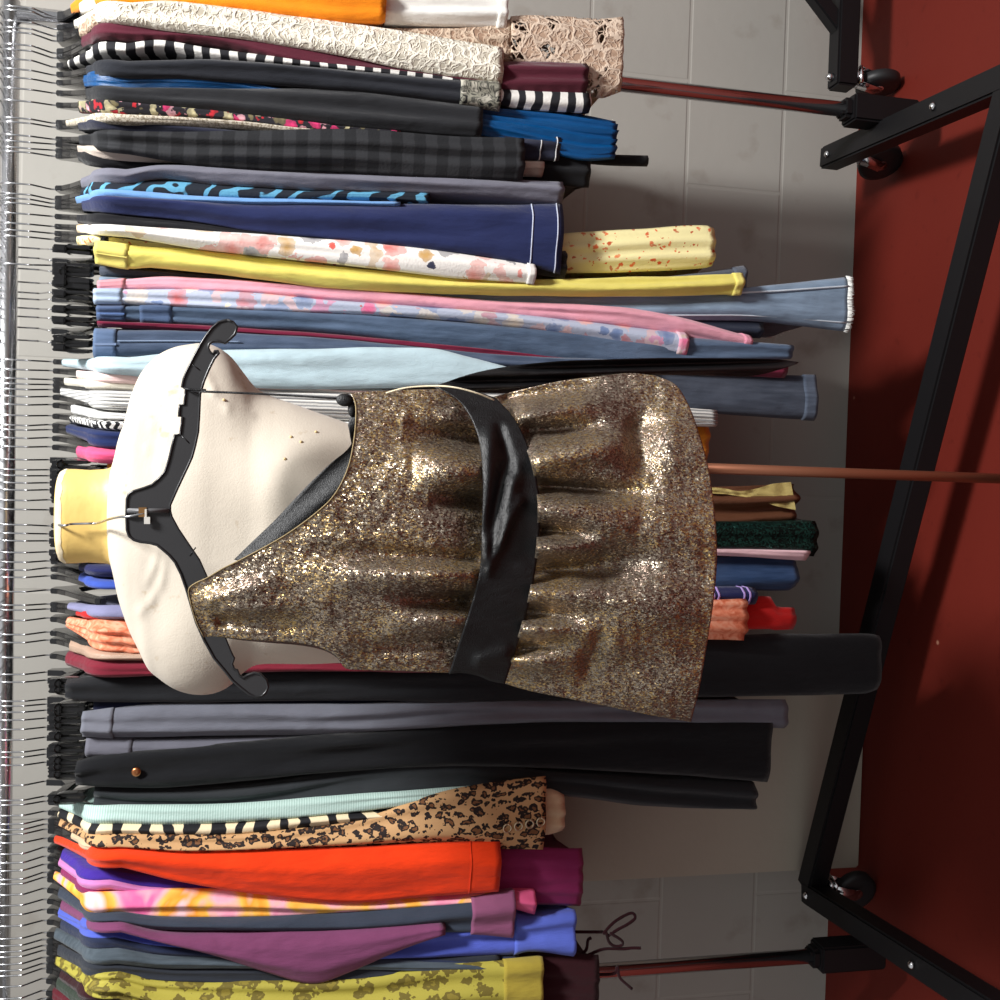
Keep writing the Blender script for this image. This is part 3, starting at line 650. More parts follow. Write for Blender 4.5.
g('slip', 'cream slip hem showing just beyond the leopard print dress', 'slip', cloth(212, 186, 152), 824, [(112, 842, 852), (300, 838, 850), (450, 800, 842), (550, 790, 836), (564, 796, 832)], n=.1, dy=.012)
RED = cloth(236, 62, 18)
g('vermilion_dress', 'vivid orange-red dress below the leopard print', 'dress', RED, 838, [(100, 848, 870), (175, 851, 882), (260, 851, 896), (350, 848, 904), (430, 844, 898), (500, 841, 893)], n=.03, dy=-.018, folds=1.1, amp=.004, parts=('body', seamline('hem_stitching', 470, cloth(222, 58, 20), 1, .0008)))
g('violet_shirt', 'violet blue top, a dark curve under the orange-red dress', 'top', cloth(66, 44, 150), 847, [(110, 869, 882), (147, 876, 889), (300, 884, 894), (480, 884, 892)], n=.06, dy=.02)
g('lilac_blouse', 'lilac pink blouse curving beneath the violet top', 'blouse', cloth(206, 130, 190), 856, [(108, 876, 892), (150, 884, 896), (300, 890, 900), (480, 890, 898)], n=.05, dy=.016)
g('magenta_dress', 'dark magenta dress hem beyond the orange-red dress', 'dress', cloth(138, 42, 92), 864, [(104, 882, 896), (300, 884, 900), (480, 850, 904), (582, 849, 907)], n=.06, dy=.024)
TD = ramped('tie_dye', [(.34, (236, 110, 166)), (.45, (244, 176, 190)), (.55, (248, 190, 84)), (.62, (246, 160, 50)), (.74, (244, 200, 206))], 11)
g('tie_dye_shirt', 'pink and yellow tie-dye top with bright pink shoulder', 'top', TD, 872, [(104, 894, 917), (170, 890, 919), (245, 892, 919), (350, 900, 914), (440, 897, 908), (510, 893, 908), (535, 893, 914)], n=.03, dy=.0, parts=('body', band('hem_band', 512, 535, satin(226, 96, 142, .4), .002, 'bright pink hem band')))
g('slate_shirt', 'dark slate top with a mauve hem band, under the tie-dye', 'top', cloth(56, 64, 78), 888, [(106, 914, 924), (160, 918, 930), (245, 919, 931), (350, 914, 934), (470, 900, 934), (514, 892, 937)], n=.05, dy=-.01, folds=1.5, parts=('body', band('hem_band', 471, 514, cloth(136, 80, 112), .0025, 'mauve hem band')))
g('mauve_scarf_shirt', 'mauve draped top hanging in a low triangular fold', 'top', cloth(122, 66, 102), 899, [(106, 924, 934), (160, 934, 943), (215, 936, 957), (270, 935, 975), (315, 933, 985), (350, 931, 974), (400, 927, 952), (445, 924, 936)], n=.06, dy=-.022, folds=1, amp=.003)
g('blue_tunic', 'cornflower blue tunic with a pinched hem', 'tunic', cloth(84, 100, 196), 909, [(104, 921, 938), (160, 934, 946), (300, 936, 958), (420, 928, 960), (513, 915, 956), (530, 918, 952), (575, 911, 957)], n=.05, dy=.004, folds=1.5, amp=.006, parts=('body', band('hem_band', 514, 575, cloth(92, 110, 206), .001)))
g('navy_shirt', 'navy shirt behind the mauve draped top', 'shirt', cloth(40, 48, 74), 920, [(104, 934, 950), (160, 944, 958), (250, 950, 962), (400, 958, 966), (520, 958, 968)], n=.06, dy=.0)
g('denim_jacket', 'faded charcoal denim jacket with seamed shoulder at the left of the rail', 'jacket', denim(66, 76, 84), 932, [(108, 950, 966), (160, 956, 970), (220, 957, 970), (330, 958, 970), (420, 962, 972), (520, 962, 974)], n=.035, dy=-.008)
g('dark_coat', 'dark slate top between the denim jacket and the olive print', 'top', cloth(46, 50, 58), 945, [(106, 962, 978), (180, 968, 982), (300, 966, 984), (400, 962, 976), (500, 956, 972)], n=.05, dy=-.004)
OL = leopard('olive_leopard', (176, 166, 70), (112, 100, 42), (140, 126, 52), 50)
g('olive_dress', 'olive yellow animal print dress with plain hem band, bottom corner of the rail row', 'dress', OL, 957, [(104, 974, 1000), (160, 982, 1012), (240, 983, 1022), (350, 979, 1026), (430, 968, 1022), (500, 962, 1020), (542, 959, 1020)], n=.04, dy=-.014, folds=2, amp=.006, parts=('body', band('hem_band', 503, 542, cloth(168, 150, 60), .002, 'plain mustard hem band')))
MAR = cloth(50, 18, 24)
g('corded_blouse', 'dark maroon blouse whose thin cords hang in a bow', 'blouse', MAR, 968, [(104, 988, 1004), (300, 986, 1010), (480, 958, 1016), (550, 954, 1022), (598, 956, 1034)], n=.06, dy=.012, parts=('body', cords('cord', [[(560, 932), (574, 932), (603, 932)], [(603, 934), (612, 924), (622, 917), (632, 913), (635, 918), (628, 924), (617, 930), (608, 936)], [(606, 932), (609, 942), (615, 946), (622, 945), (621, 940), (610, 933)], [(578, 956), (586, 950), (588, 940), (591, 938)], [(586, 956), (604, 949), (622, 949), (632, 948), (641, 948)], [(570, 974), (612, 974), (617, 967), (620, 978), (632, 989)]], cloth(44, 14, 20), .0026)))
g('green_jacket', 'dark green jacket at the left end of the rail', 'jacket', cloth(52, 62, 52), 978, [(104, 1004, 1022), (300, 1012, 1034), (520, 1010, 1040)], n=.045)
g('wine_shirt', 'wine red top, last visible garment at the left end of the rail', 'top', cloth(92, 20, 34), 990, [(100, 1014, 1040), (300, 1030, 1060), (500, 1034, 1064)], n=.03, dy=-.01)
# ------------------------------------------------------------------ widths at the rail, then build
G.sort(key=lambda q: q.yh)
for q in G: q.prep()
for i, q in enumerate(G):
    gaps = []
    if i: gaps.append(abs(q.xh-G[i-1].xh))
    if i+1 < len(G): gaps.append(abs(G[i+1].xh-q.xh))
    q.wh = max(.0085, min(.03, .8*min(gaps)))
HOOKS = [21, 24, 30, 37, 45, 51, 59, 68, 75, 83, 92, 102, 110, 121, 130, 137, 146, 150, 157, 190, 200, 207, 214, 221, 226, 234, 246, 258, 266, 275, 280, 292, 299, 310, 318, 331, 341, 346, 358, 366, 372, 380, 385, 390, 397, 405, 414, 418, 425, 430, 438, 443, 450, 458, 462, 470, 475, 483, 490, 496, 510, 526, 534, 541, 552, 561, 567, 576, 590, 604, 613, 619, 632, 640, 644, 655, 672, 682, 699, 704, 710, 717, 727, 737, 749, 754, 765, 779, 796, 801, 809, 820, 829, 840, 848, 864, 877, 888, 902, 910, 920, 933, 939, 950, 963, 970, 978, 986, 998]
def short_name(q):
    return q.short_label
used = []
for q in G:
    q.build()
    yaw = math.atan2(q.W[0][1]-q.xh, q.H); yaw = max(-.5, min(.5, yaw))
    short = q.label.split(',')[0]
    CUT = (' with ', ' between ', ' above ', ' below ', ' beside ', ' showing ', ' hanging ', ' peeping ', ' whose ', ' at the ', ' under ', ' behind ', ' tucked ', ' directly ', ' reaching ', ' glimpsed ', ' scattered ', ' squeezed ', ' next ', ' curving ', ' lower ', ' crossed ', ' right of ', ' hem beyond', ' hem peeping', ' hem showing')
    for w_ in CUT: short = short.split(w_)[0]
    q.shortl = ' '.join(short.split()[:5])
    lab = q.label
    while len(lab.split()) > 11:
        k = max(lab.rfind(w_) for w_ in CUT+(',', ' in ', ' and ', ' beyond ', ' left ', ' right ', ' on ', ' to ', ' the ', ' of '))
        lab = lab[:k] if k > 0 else ' '.join(lab.split()[:11])
    add_hanger(q.kind, q.xh, yaw, f'black {"hanger" if q.kind == "top" else "clip hanger"} holding the {lab}', q.kind == 'clip' and q.yh < 345)
    used.append(q.yh)
EXTRA = []
for y in HOOKS:
    if all(abs(y-u) > 4.2 for u in used):
        EXTRA.append(y); used.append(y)
GAP = {}
for y in EXTRA:
    lo = max([q for q in G if q.yh < y], key=lambda q: q.yh, default=G[0]); hi = min([q for q in G if q.yh > y], key=lambda q: q.yh, default=G[-1])
    GAP.setdefault((lo.shortl, hi.shortl), []).append((y, lo, hi))
ORD = ['first', 'second', 'third', 'fourth']
for (sa, sb), L in GAP.items():
    for k, (y, lo, hi) in enumerate(L):
        x = at(58-13*(y/1000)+6, y, Y=YR).x
        kind = 'clip' if 240 < y < 370 or 465 < y < 560 or 640 < y < 790 else 'top'
        yaw = (math.atan2(lo.W[0][1]-lo.xh, lo.H)+math.atan2(hi.W[0][1]-hi.xh, hi.H))/2
        pre = 'black hanger' if len(L) == 1 else f'{ORD[k]} black hanger'
        sa2 = ' '.join(sa.split()[:4]) if sa.split()[3:4] and sa.split()[3] not in ('and', 'grey', 'green', 'lace') else sa
        lab = f'{pre} between the {sa} and the {sb}' if k < 1 or len(L) == 1 else f'{pre} past the {sa}, before the {sb}'
        if len(lab.split()) > 16: lab = f'{pre} between {sa} and {sb}'
        add_hanger(kind, x, max(-.45, min(.45, yaw)), lab)
def seg_d(p, a, b):
    ax, ay = b[0]-a[0], b[1]-a[1]; t = max(0, min(1, ((p[0]-a[0])*ax+(p[1]-a[1])*ay)/(ax*ax+ay*ay+1e-9)))
    return math.hypot(p[0]-a[0]-ax*t, p[1]-a[1]-ay*t), t
# ------------------------------------------------------------------ mannequin
YM = 1.24
def build_mannequin():
    ctr = at(340, 540, Y=YM)
    root = empty('mannequin', (ctr.x, YM, 0)); o = root.location.copy()
    tag(root, 'cream armless dress form with a bare yellow neck block on a chrome pole', 'mannequin')
    n = NT('form_fabric'); base = n.mix(n.noise(14, 4), col(200, 189, 173), col(212, 202, 187))
    base = n.mix(n.ramp(n.noise(55, 4), [(.66, BLK), (.74, WHT)]), base, col(190, 174, 152))
    n.bump(n.math('ADD', n.math('MULTIPLY', n.noise(500), .2), n.noise(16, 3)), .35, .004); fab = n.done(base, .75, 0, .1)
    st = [(113, 470, 562, .046), (118, 452, 582, .052), (122, 434, 602, .056), (127, 420, 618, .060), (133, 396, 634, .064), (141, 376, 650, .068), (150, 364, 668, .072), (160, 355, 677, .076), (175, 348, 687, .082), (190, 345, 692, .086), (206, 344, 693, .088), (220, 349, 690, .088), (232, 358, 683, .088), (243, 372, 672, .088), (255, 387, 664, .088), (270, 396, 662, .090), (290, 403, 662, .092), (312, 411, 662, .094), (335, 419, 661, .094), (353, 425, 660, .094), (420, 440, 650, .09), (490, 445, 640, .084), (560, 430, 650, .09), (615, 420, 660, .094), (640, 424, 656, .092)]
    rows = []; NP = 176
    CREASE = [[(131, 440), (147, 450), (160, 463), (166, 474)], [(138, 418), (152, 428), (166, 440), (173, 452)], [(140, 612), (152, 600), (162, 582), (165, 563)], [(147, 582), (154, 568), (158, 553)], [(206, 372), (214, 392), (228, 408), (252, 416)]]
    bust = [at(300, 476, Y=YM-.09), at(300, 606, Y=YM-.09)]
    xs = []
    x = 113
    while x < 640: xs.append(x); x += 2 if x < 270 else 8
    xs.append(640)
    for x in xs:
        yr, yl, dep = sm_interp(st, x)
        p, q = at(x, yr, Y=YM), at(x, yl, Y=YM); cx, hw = (p.x+q.x)/2, (p.x-q.x)/2; z = (p.z+q.z)/2
        row = []
        for k in range(NP):
            a = 2*PI*k/NP; ca, sa = math.cos(a), math.sin(a)
            e = .82
            vx = cx+hw*math.copysign(abs(ca)**e, ca); vy = YM+dep*math.copysign(abs(sa)**e, sa)
            zz = p.z+(q.z-p.z)*(1-(ca+1)/2)
            if sa < 0:
                for b in bust:
                    d2 = ((vx-b.x)/.058)**2+((zz-b.z)/.062)**2
                    vy -= .026*math.exp(-d2)*abs(sa)**.5
                # hollow between the neck and the shoulder caps
                for sx in (438, 598):
                    h = at(160, sx, Y=YM-.06); d2 = ((vx-h.x)/.05)**2+((zz-h.z)/.03)**2; vy += .008*math.exp(-d2)
            v_ = Vector((vx, vy, zz))
            if sa < 0 and x < 290:
                qx, qy = proj(v_)
                for cr in CREASE:
                    for a_, b_ in zip(cr, cr[1:]):
                        d_, _ = seg_d((qx, qy), a_, b_)
                        if d_ < 16: v_.y -= .0016*math.exp(-(d_/5)**2)*max(.5, 1-d_/16)
            row.append(v_)
        rows.append(row)
    bm = bmesh.new(); grid(bm, rows, True, True, True); link('torso', bm, fab, root, o)
    from mathutils.bvhtree import BVHTree
    tor = [x_ for x_ in root.children if x_.name.startswith('torso')][0]; bv = BVHTree.FromPolygons([v.co+o for v in tor.data.vertices], [tuple(p.vertices) for p in tor.data.polygons])
    def on(px, py, out=0.0):
        d = (at(px, py, Y=1)-EYE).normalized(); h = bv.ray_cast(EYE, d)[0]
        return (h if h is not None else at(px, py, Y=YM))-d*out
    for px, py in ((291, 437), (285, 459), (316, 432), (301, 442), (224, 400)):
        bm = bmesh.new(); bmesh.ops.create_uvsphere(bm, u_segments=10, v_segments=6, radius=.0019, matrix=Matrix.Translation(on(px, py))); link('pin_mark', bm, cloth(214, 186, 140), root, o)
    n = NT('neck_plastic'); base = n.mix(n.noise(7, 4), col(226, 184, 96), col(240, 210, 132)); n.bump(n.noise(45, 5), .25, .004)
    nm = n.done(base, .45, 0, 0, .5)
    rows = []
    for x, yr, yl, dep in ((62, 474, 558, .04), (63.5, 471, 561, .0435), (67, 469, 563, .0455), (75, 469, 563, .046), (90, 470, 562, .0455), (108, 469, 563, .046), (116, 465, 566, .048), (124, 456, 576, .053), (132, 448, 586, .06)):
        p, q = at(x, yr, Y=YM), at(x, yl, Y=YM); cx, hw = (p.x+q.x)/2, (p.x-q.x)/2; z = (p.z+q.z)/2
        row = []
        for k in range(64):
            a = 2*PI*k/64; ca, sa = math.cos(a), math.sin(a); e = .75
            row.append(Vector((cx+hw*math.copysign(abs(ca)**e, ca), YM+dep*math.copysign(abs(sa)**e, sa), p.z+(q.z-p.z)*(1-(ca+1)/2))))
        rows.append(row)
    bm = bmesh.new(); grid(bm, rows, True, True, True); nk = link('neck_block', bm, nm, root, o); nk['label'] = 'yellow neck block'
    # worn pale rim of the neck
    n = NT('worn_rim'); n.bump(n.noise(60, 5), .4, .004); rim = n.done(n.mix(n.noise(60, 4), col(236, 212, 160), col(246, 236, 214)), .6)
    bm = bmesh.new(); grid(bm, [[v+(v-Vector((sum((w.x for w in r))/64, YM, v.z)))*.006 for v in r] for r in rows[1:3]]+[[rows[2][k].lerp(rows[3][k], .35+.25*noise.noise(Vector((k*.5, 0, 3))))+(rows[2][k]-Vector((sum(w.x for w in rows[2])/64, YM, rows[2][k].z)))*.006 for k in range(64)]], True)
    link('neck_rim', bm, rim, root, o)
    # pole and base
    pt = at(640, 466, Y=YM); pb = at(980, 478, Y=YM)
    pole = metal('bronze_pole', 150, 96, 72, .38, .7)  # chrome pole; the red floor's brownish reflection is put into its base colour
    bm = bmesh.new(); tube(bm, [(pb.x, YM, .03), (pt.x, YM, pt.z+.03)], .0062*1.15, 18); link('pole', bm, pole, root, o)
    bm = bmesh.new(); lathe(bm, [(.001, 0), (.15, 0), (.15, .008), (.13, .016), (.02, .028), (.012, .05), (.001, .05)], (pb.x, YM, 0), seg=40); link('base', bm, BLACKPAINT, root, o)
build_mannequin()
# ------------------------------------------------------------------ display hanger in front of the mannequin
YH = 1.075
def hanger_y(px): return YH+(.012 if px < 130 else 0)
def build_display_hanger():
    o = at(127, 517, Y=YH); root = empty('coat_hanger', o)
    tag(root, 'large black plastic hanger in front of the mannequin, holding the gold dress', 'hanger')
    poly = [(227, 320), (233, 322), (237, 327), (235, 334), (230, 339), (225, 343), (219, 341), (213, 341), (209, 344), (208, 348), (210, 352), (213, 354), (215, 351), (218, 351), (219, 353), (214, 359), (209, 369), (204, 381), (200, 394), (199.5, 405), (199, 417), (198, 432), (195, 446), (192, 457), (188, 466), (178, 487), (170, 505), (170, 511), (171.5, 517), (178, 529), (188, 544), (199, 560), (207, 578), (212, 594), (217, 610), (221, 624), (225, 638), (229, 648), (232, 655), (234, 658), (232, 664), (234, 669), (237, 670), (239, 675), (243, 678), (248, 675), (254, 673), (260, 674), (266, 680), (268, 687), (266, 692), (262, 696), (256, 697), (249, 694), (240, 687), (232, 680), (225, 671), (214, 658), (204, 640), (196, 622), (191, 605), (186, 588), (181, 574), (175, 562), (169, 555), (162, 549), (157, 545), (150, 543), (141, 542), (134, 540), (129, 536), (127, 530), (126.5, 516), (127, 499), (129, 494), (134, 491), (144, 488), (152, 485), (159, 479), (165, 472), (169, 460), (172, 447), (175, 435), (180.5, 434), (182.5, 417), (179, 416.5), (180, 405), (184.5, 404.5), (186, 389), (182, 387), (184, 378), (187, 371), (193, 359), (201, 344), (206, 336), (212, 328), (219, 322)]
    P = [at(x, y, Y=YH) for x, y in poly]
    bm = bmesh.new(); plate(bm, P, Vector((0, .006, 0))); link('arms', bm, HANGPL, root, o, False)
    bm = bmesh.new(); tube(bm, P+[P[0], P[1]], .0015, 6)
    for a, b in (((186, 360), (201, 371)), ((182, 389), (201, 394)), ((178, 432), (190, 444)), ((186, 560), (197, 546)), ((199, 585), (206, 576))):
        pa, pb = at(*a, Y=YH), at(*b, Y=YH); tube(bm, [pa.lerp(pb, .3), pa.lerp(pb, .9)], .0007, 6)
    e = link('raised_rim', bm, plastic('rim_plastic', 40, 40, 42, .3), root, o)
    # size clip window at the middle
    bm = bmesh.new()
    for (x0, y0, x1, y1) in ((127, 508, 169, 513.5), ):
        bar(bm, at(x0, (y0+y1)/2, Y=YH-.002), at(x1, (y0+y1)/2, Y=YH-.002), .005, .003, (0, 1, 0), .0008)
    link('centre_rib', bm, plastic('rib_plastic', 96, 96, 98, .4), root, o)
    bm = bmesh.new(); plate(bm, [at(x, y, Y=YH-.0042) for x, y in ((138.5, 507.5), (146.5, 507.5), (146.5, 517), (138.5, 517))], Vector((0, .003, 0))); w = link('slot', bm, plastic('slot_amber', 120, 84, 36, .6), root, o, False)
    bm = bmesh.new(); plate(bm, [at(x, y, Y=YH-.0052) for x, y in ((144, 517), (150, 517), (150, 524), (144, 524))], Vector((0, .002, 0))); bar(bm, at(146, 519, Y=YH-.004), at(146, 509, Y=YH-.004), .0022, .002, (0, 1, 0), .0004); link('size_tag', bm, plastic('tag_white', 216, 214, 206, .5), root, o, False)
    # wire hook over the top of the neck
    top = at(61, 525, Y=YM-.052)
    pts = [at(146, 513, Y=YH-.003), at(128, 516.5, Y=YH-.002), at(119, 517, Y=YH+.005), at(108, 519.5, Y=YH+.03), at(98, 523, Y=YH+.055), at(88, 523.5, Y=YH+.078), at(72, 524, Y=YH+.098), Vector((top.x, YM-.058, top.z-.006)), Vector((top.x, YM-.048, top.z+.0035)), Vector((top.x+.001, YM-.025, top.z+.0045)), Vector((top.x+.002, YM-.005, top.z+.0045))]
    pts = [at(146, 513, Y=YH-.003), at(128, 516.5, Y=YH-.002), at(119, 517, Y=YH+.01), at(108, 519.5, Y=YH+.05), at(98, 523, Y=YM-.062), at(88, 523.5, Y=YM-.056), at(72, 524, Y=YM-.055)]+pts[-4:]
    bm = bmesh.new(); tube(bm, spline(pts, 6), .0014, 8); h = link('hook', bm, WIRE, root, o); h['label'] = 'chrome wire hook'
build_display_hanger()
# ------------------------------------------------------------------ gold dress
def along(poly, t):
    L = [0]
    for a, b in zip(poly, poly[1:]): L.append(L[-1]+math.hypot(b[0]-a[0], b[1]-a[1]))
    d = t*L[-1]
    for i in range(len(poly)-1):
        if d <= L[i+1] or i == len(poly)-2:
            q = (d-L[i])/max(1e-9, L[i+1]-L[i]); a, b = poly[i], poly[i+1]; return (a[0]+(b[0]-a[0])*q, a[1]+(b[1]-a[1])*q)
def smooth_poly(p, n=5): return [(v.x, v.y) for v in spline([(x, y, 0) for x, y in p], n)]
def coons(top, bot, left, right, u, v):
    T, B, Lf, Rt = along(top, u), along(bot, u), along(left, v), along(right, v)
    c00, c10, c01, c11 = top[0], top[-1], bot[0], bot[-1]
    return tuple((1-v)*T[k]+v*B[k]+(1-u)*Lf[k]+u*Rt[k]-((1-u)*(1-v)*c00[k]+u*(1-v)*c10[k]+(1-u)*v*c01[k]+u*v*c11[k]) for k in (0, 1))
# folds of the cloth: (start, end, height towards the viewer in metres, half width in px at start, at end)
FOLDS = [((478, 440), (402, 432), -.016, 12, 16), ((478, 470), (412, 470), .014, 16, 26), ((482, 500), (428, 498), -.012, 8, 12), ((470, 574), (330, 578), .012, 14, 22), ((474, 560), (300, 552), -.008, 8, 12),
         ((470, 600), (400, 600), -.012, 8, 12), ((225, 610), (310, 603), .006, 7, 14), ((222, 620), (330, 624), -.005, 7, 12), ((465, 620), (380, 624), .008, 10, 16), ((455, 640), (360, 650), -.006, 8, 10), ((210, 600), (290, 580), .007, 8, 14),
         ((537, 486), (640, 494), -.017, 6, 10), ((540, 460), (640, 440), .014, 16, 24), ((530, 430), (622, 428), -.010, 8, 12), ((526, 415), (618, 405), .013, 12, 16), ((508, 398), (600, 388), -.007, 7, 10),
         ((541, 508), (640, 520), .015, 14, 34), ((541, 530), (600, 534), -.012, 6, 10), ((540, 548), (604, 552), .014, 10, 16), ((536, 572), (660, 556), -.014, 9, 24), ((532, 595), (700, 600), .010, 12, 34), ((528, 612), (620, 618), -.009, 8, 16),
         ((524, 630), (640, 640), .012, 12, 26), ((520, 648), (590, 636), -.009, 7, 10), ((514, 660), (590, 664), .010, 9, 14), ((600, 640), (580, 690), -.006, 9, 12), ((640, 430), (640, 480), -.012, 16, 18)]
def dress_y(px, py, back=False):
    cy = 530+(px-350)*.03; hw = 150 if px < 480 else 150+(px-480)*.12
    t = max(-1.25, min(1.25, (py-cy)/hw))
    if back: return 1.083-.012*(1-min(1, t*t))
    y = 1.002+.05*abs(t)**2.4
    if px > 500: y -= .030*min(1, (px-500)/170)*(1-.5*abs(t)**2)
    if px < 330: y += .020*(330-px)/140
    y += .014*math.exp(-((px-490)/30)**2)
    for a, b, h, w0, w1 in FOLDS:
        d, q = seg_d((px, py), a, b); w = w0+(w1-w0)*q
        if d < 3*w: y -= 1.9*h*math.exp(-(d/w)**2)*(1-.85*q*q)
    y += .0022*noise.noise(Vector((px*.03, py*.05, 1)))+.0012*noise.noise(Vector((px*.1, py*.1, 5)))
    if px > 520: y += .004*math.sin(py*.075+px*.004)*min(1, (px-520)/80)
    return y
NECKL = smooth_poly([(343, 394), (350, 393.5), (355, 402), (356, 416), (354, 440), (348, 468), (335, 494), (316, 513), (284, 536), (246, 557), (222, 569), (207, 578), (196, 583), (189, 589), (190, 600), (196, 621), (204, 637)], 5)
ARMH = smooth_poly([(204, 637), (216, 636.5), (240, 639), (270, 641), (298, 643), (322, 648), (337, 657), (345, 668), (360, 670), (400, 671), (452, 673)], 4)
RSIDE = smooth_poly([(343, 394), (370, 391.5), (400, 390), (430, 389), (446, 389)], 4)
WAISTB = smooth_poly([(446, 389), (470, 408), (492, 440), (506, 475), (509, 520), (506, 565), (494, 610), (478, 645), (452, 673)], 4)
WAISTT = smooth_poly([(492, 397), (512, 420), (526, 448), (535, 480), (538, 512), (536, 550), (530, 590), (520, 630), (503, 683)], 4)
HEM = smooth_poly([(655, 375.5), (676, 385), (690, 408), (700, 436), (709, 470), (715, 515), (717, 560), (713, 606), (706, 650), (699, 690), (691, 722)], 4)
SR = smooth_poly([(492, 397), (520, 390), (560, 381), (600, 376), (630, 373), (655, 375.5)], 4)
SL = smooth_poly([(503, 683), (530, 691), (570, 699), (620, 709), (660, 717), (691, 722)], 4)
def build_dress():
    n = NT('metallic_brocade')
    wob = n.noise(420, 2, out='Color'); v = n.new('VectorMath', operation='ADD'); n.put(v, 0, n.scale(1, 1, .62))
    sc = n.new('VectorMath', operation='SCALE'); n.put(sc, 0, wob); sc.inputs['Scale'].default_value = .004; n.put(v, 1, sc.outputs[0])
    rc = n.vor(900, out='Color', vec=v.outputs[0]); sp = n.new('SeparateColor'); n.put(sp, 0, rc)
    big = n.noise(16, 3)
    sel = n.math('ADD', sp.outputs[0], n.math('MULTIPLY', n.math('SUBTRACT', big, .5), 1.1))
    base = n.ramp(sel, [(0, col(62, 36, 27)), (.3, col(100, 70, 54)), (.48, col(138, 126, 110)), (.72, col(180, 172, 156)), (.88, col(184, 150, 88)), (1, col(206, 168, 84))])
    base = n.mix(.3, base, col(164, 151, 138)); n.bump(n.noise(300, 3), .5, .0015)
    bn = n.b.inputs['Normal'].links[0].from_socket
    va = n.new('VectorMath', operation='SUBTRACT'); n.put(va, 0, rc); va.inputs[1].default_value = (.5, .5, .5)
    vb = n.new('VectorMath', operation='SCALE'); n.put(vb, 0, va.outputs[0]); vb.inputs['Scale'].default_value = .75
    vc = n.new('VectorMath', operation='ADD'); n.put(vc, 0, bn); n.put(vc, 1, vb.outputs[0])
    vd = n.new('VectorMath', operation='NORMALIZE'); n.put(vd, 0, vc.outputs[0]); n.put(n.b, 'Normal', vd.outputs[0])
    BRO = n.done(base, .33, .74, 0, .4)
    LIN = satin(15, 16, 19, .5); SASH = satin(13, 13, 15, .42)
    root = empty('dress', at(190, 590, Y=1.05)); o = root.location.copy()
    tag(root, 'one-shoulder gold and silver brocade dress with black satin sash, hung before the mannequin', 'dress')
    def sheet(name, T, B, Lf, Rt, m, nu, nv, yf, thick=.0016, label=None):
        rows = []
        for j in range(nv+1):
            r = []
            for i in range(nu+1):
                px, py = coons(T, B, Lf, Rt, i/nu, j/nv); r.append(at(px, py, Y=yf(px, py)))
            rows.append(r)
        bm = bmesh.new(); grid(bm, rows)
        g2 = bmesh.new(); grid(g2, [[p+Vector((0, thick, 0)) for p in r] for r in rows])
        merge(bm, g2)
        ring_ = [(0, i) for i in range(nu+1)]+[(j, nu) for j in range(1, nv+1)]+[(nv, i) for i in range(nu-1, -1, -1)]+[(j, 0) for j in range(nv-1, 0, -1)]
        bm.verts.ensure_lookup_table(); W = nu+1; off = W*(nv+1)
        idx = [j*W+i for j, i in ring_]
        for a, b in zip(idx, idx[1:]+idx[:1]):
            try: bm.faces.new((bm.verts[a], bm.verts[b], bm.verts[off+b], bm.verts[off+a]))
            except ValueError: pass
        ob = link(name, bm, m, root, o)
        if label: ob['label'] = label
        return ob
    sheet('bodice', NECKL, WAISTB, RSIDE, ARMH, BRO, 150, 120, dress_y)
    sheet('skirt', WAISTT, HEM, SR, SL, BRO, 170, 110, dress_y)
    # sash: from beneath the bodice edge to the top of the skirt
    SB = smooth_poly([(437, 387), (462, 404), (478, 436), (483, 480), (482, 530), (480, 570), (471, 606), (460, 640), (449, 674)], 4)
    STp = smooth_poly([(496, 398), (514, 418), (528, 446), (537, 480), (540, 512), (538, 550), (532, 590), (522, 630), (505, 684)], 4)
    def sy(px, py):
        y = 1.004+.05*abs((py-532)/150)**2.4-.012
        for a, b, h, w0, w1 in (((490, 440), (486, 560), .006, 9, 5), ((505, 470), (488, 530), -.006, 6, 7), ((516, 470), (500, 545), .006, 7, 6), ((500, 430), (512, 470), -.005, 5, 6), ((520, 500), (488, 572), .005, 5, 4), ((480, 660), (505, 655), .006, 6, 8)):
            d, q = seg_d((px, py), a, b); w = w0+(w1-w0)*q
            y -= h*math.exp(-(d/w)**2)
        return y
    sheet('sash', SB, STp, smooth_poly([(437, 387), (465, 388), (496, 398)], 4), smooth_poly([(449, 674), (462, 673), (478, 676), (490, 681), (505, 684)], 4), SASH, 90, 26, sy, .002, 'black satin sash')
    # sash tail trailing down along the skirt
    tt = smooth_poly([(434, 386.5), (470, 374), (510, 366), (560, 361), (600, 359.5), (650, 358), (700, 358), (750, 358.5), (780, 359.5), (799, 362)], 4)
    tb = smooth_poly([(440, 391), (470, 390), (500, 389), (540, 385), (600, 378), (650, 375), (700, 375), (750, 376), (775, 371), (797, 364)], 4)
    sheet('sash_tail', tt, tb, [tt[0], tb[0]], [tt[-1], tb[-1]], SASH, 90, 10, lambda px, py: 1.062+.006*math.sin(py*.5+px*.012), .003, 'pointed black satin sash tail')
    # lining seen through the neckline and along the armhole
    l0 = smooth_poly([(350, 396), (352, 420), (351, 446), (345, 470), (330, 494), (310, 512), (280, 533), (236, 559)], 5)
    nk = smooth_poly([(356, 396), (360, 420), (360, 446), (352, 474), (340, 500), (320, 522), (288, 546), (242, 562)], 5)
    l0 = smooth_poly([(348, 425), (350, 436), (350, 448), (332, 462), (304, 489), (276, 519), (254, 540), (234, 559.5)], 5)
    sheet('lining', l0, nk, [l0[0], nk[0]], [l0[-1], nk[-1]], LIN, 60, 10, lambda px, py: 1.052+.004*math.sin(px*.1+py*.12), .002, 'black inner lining')
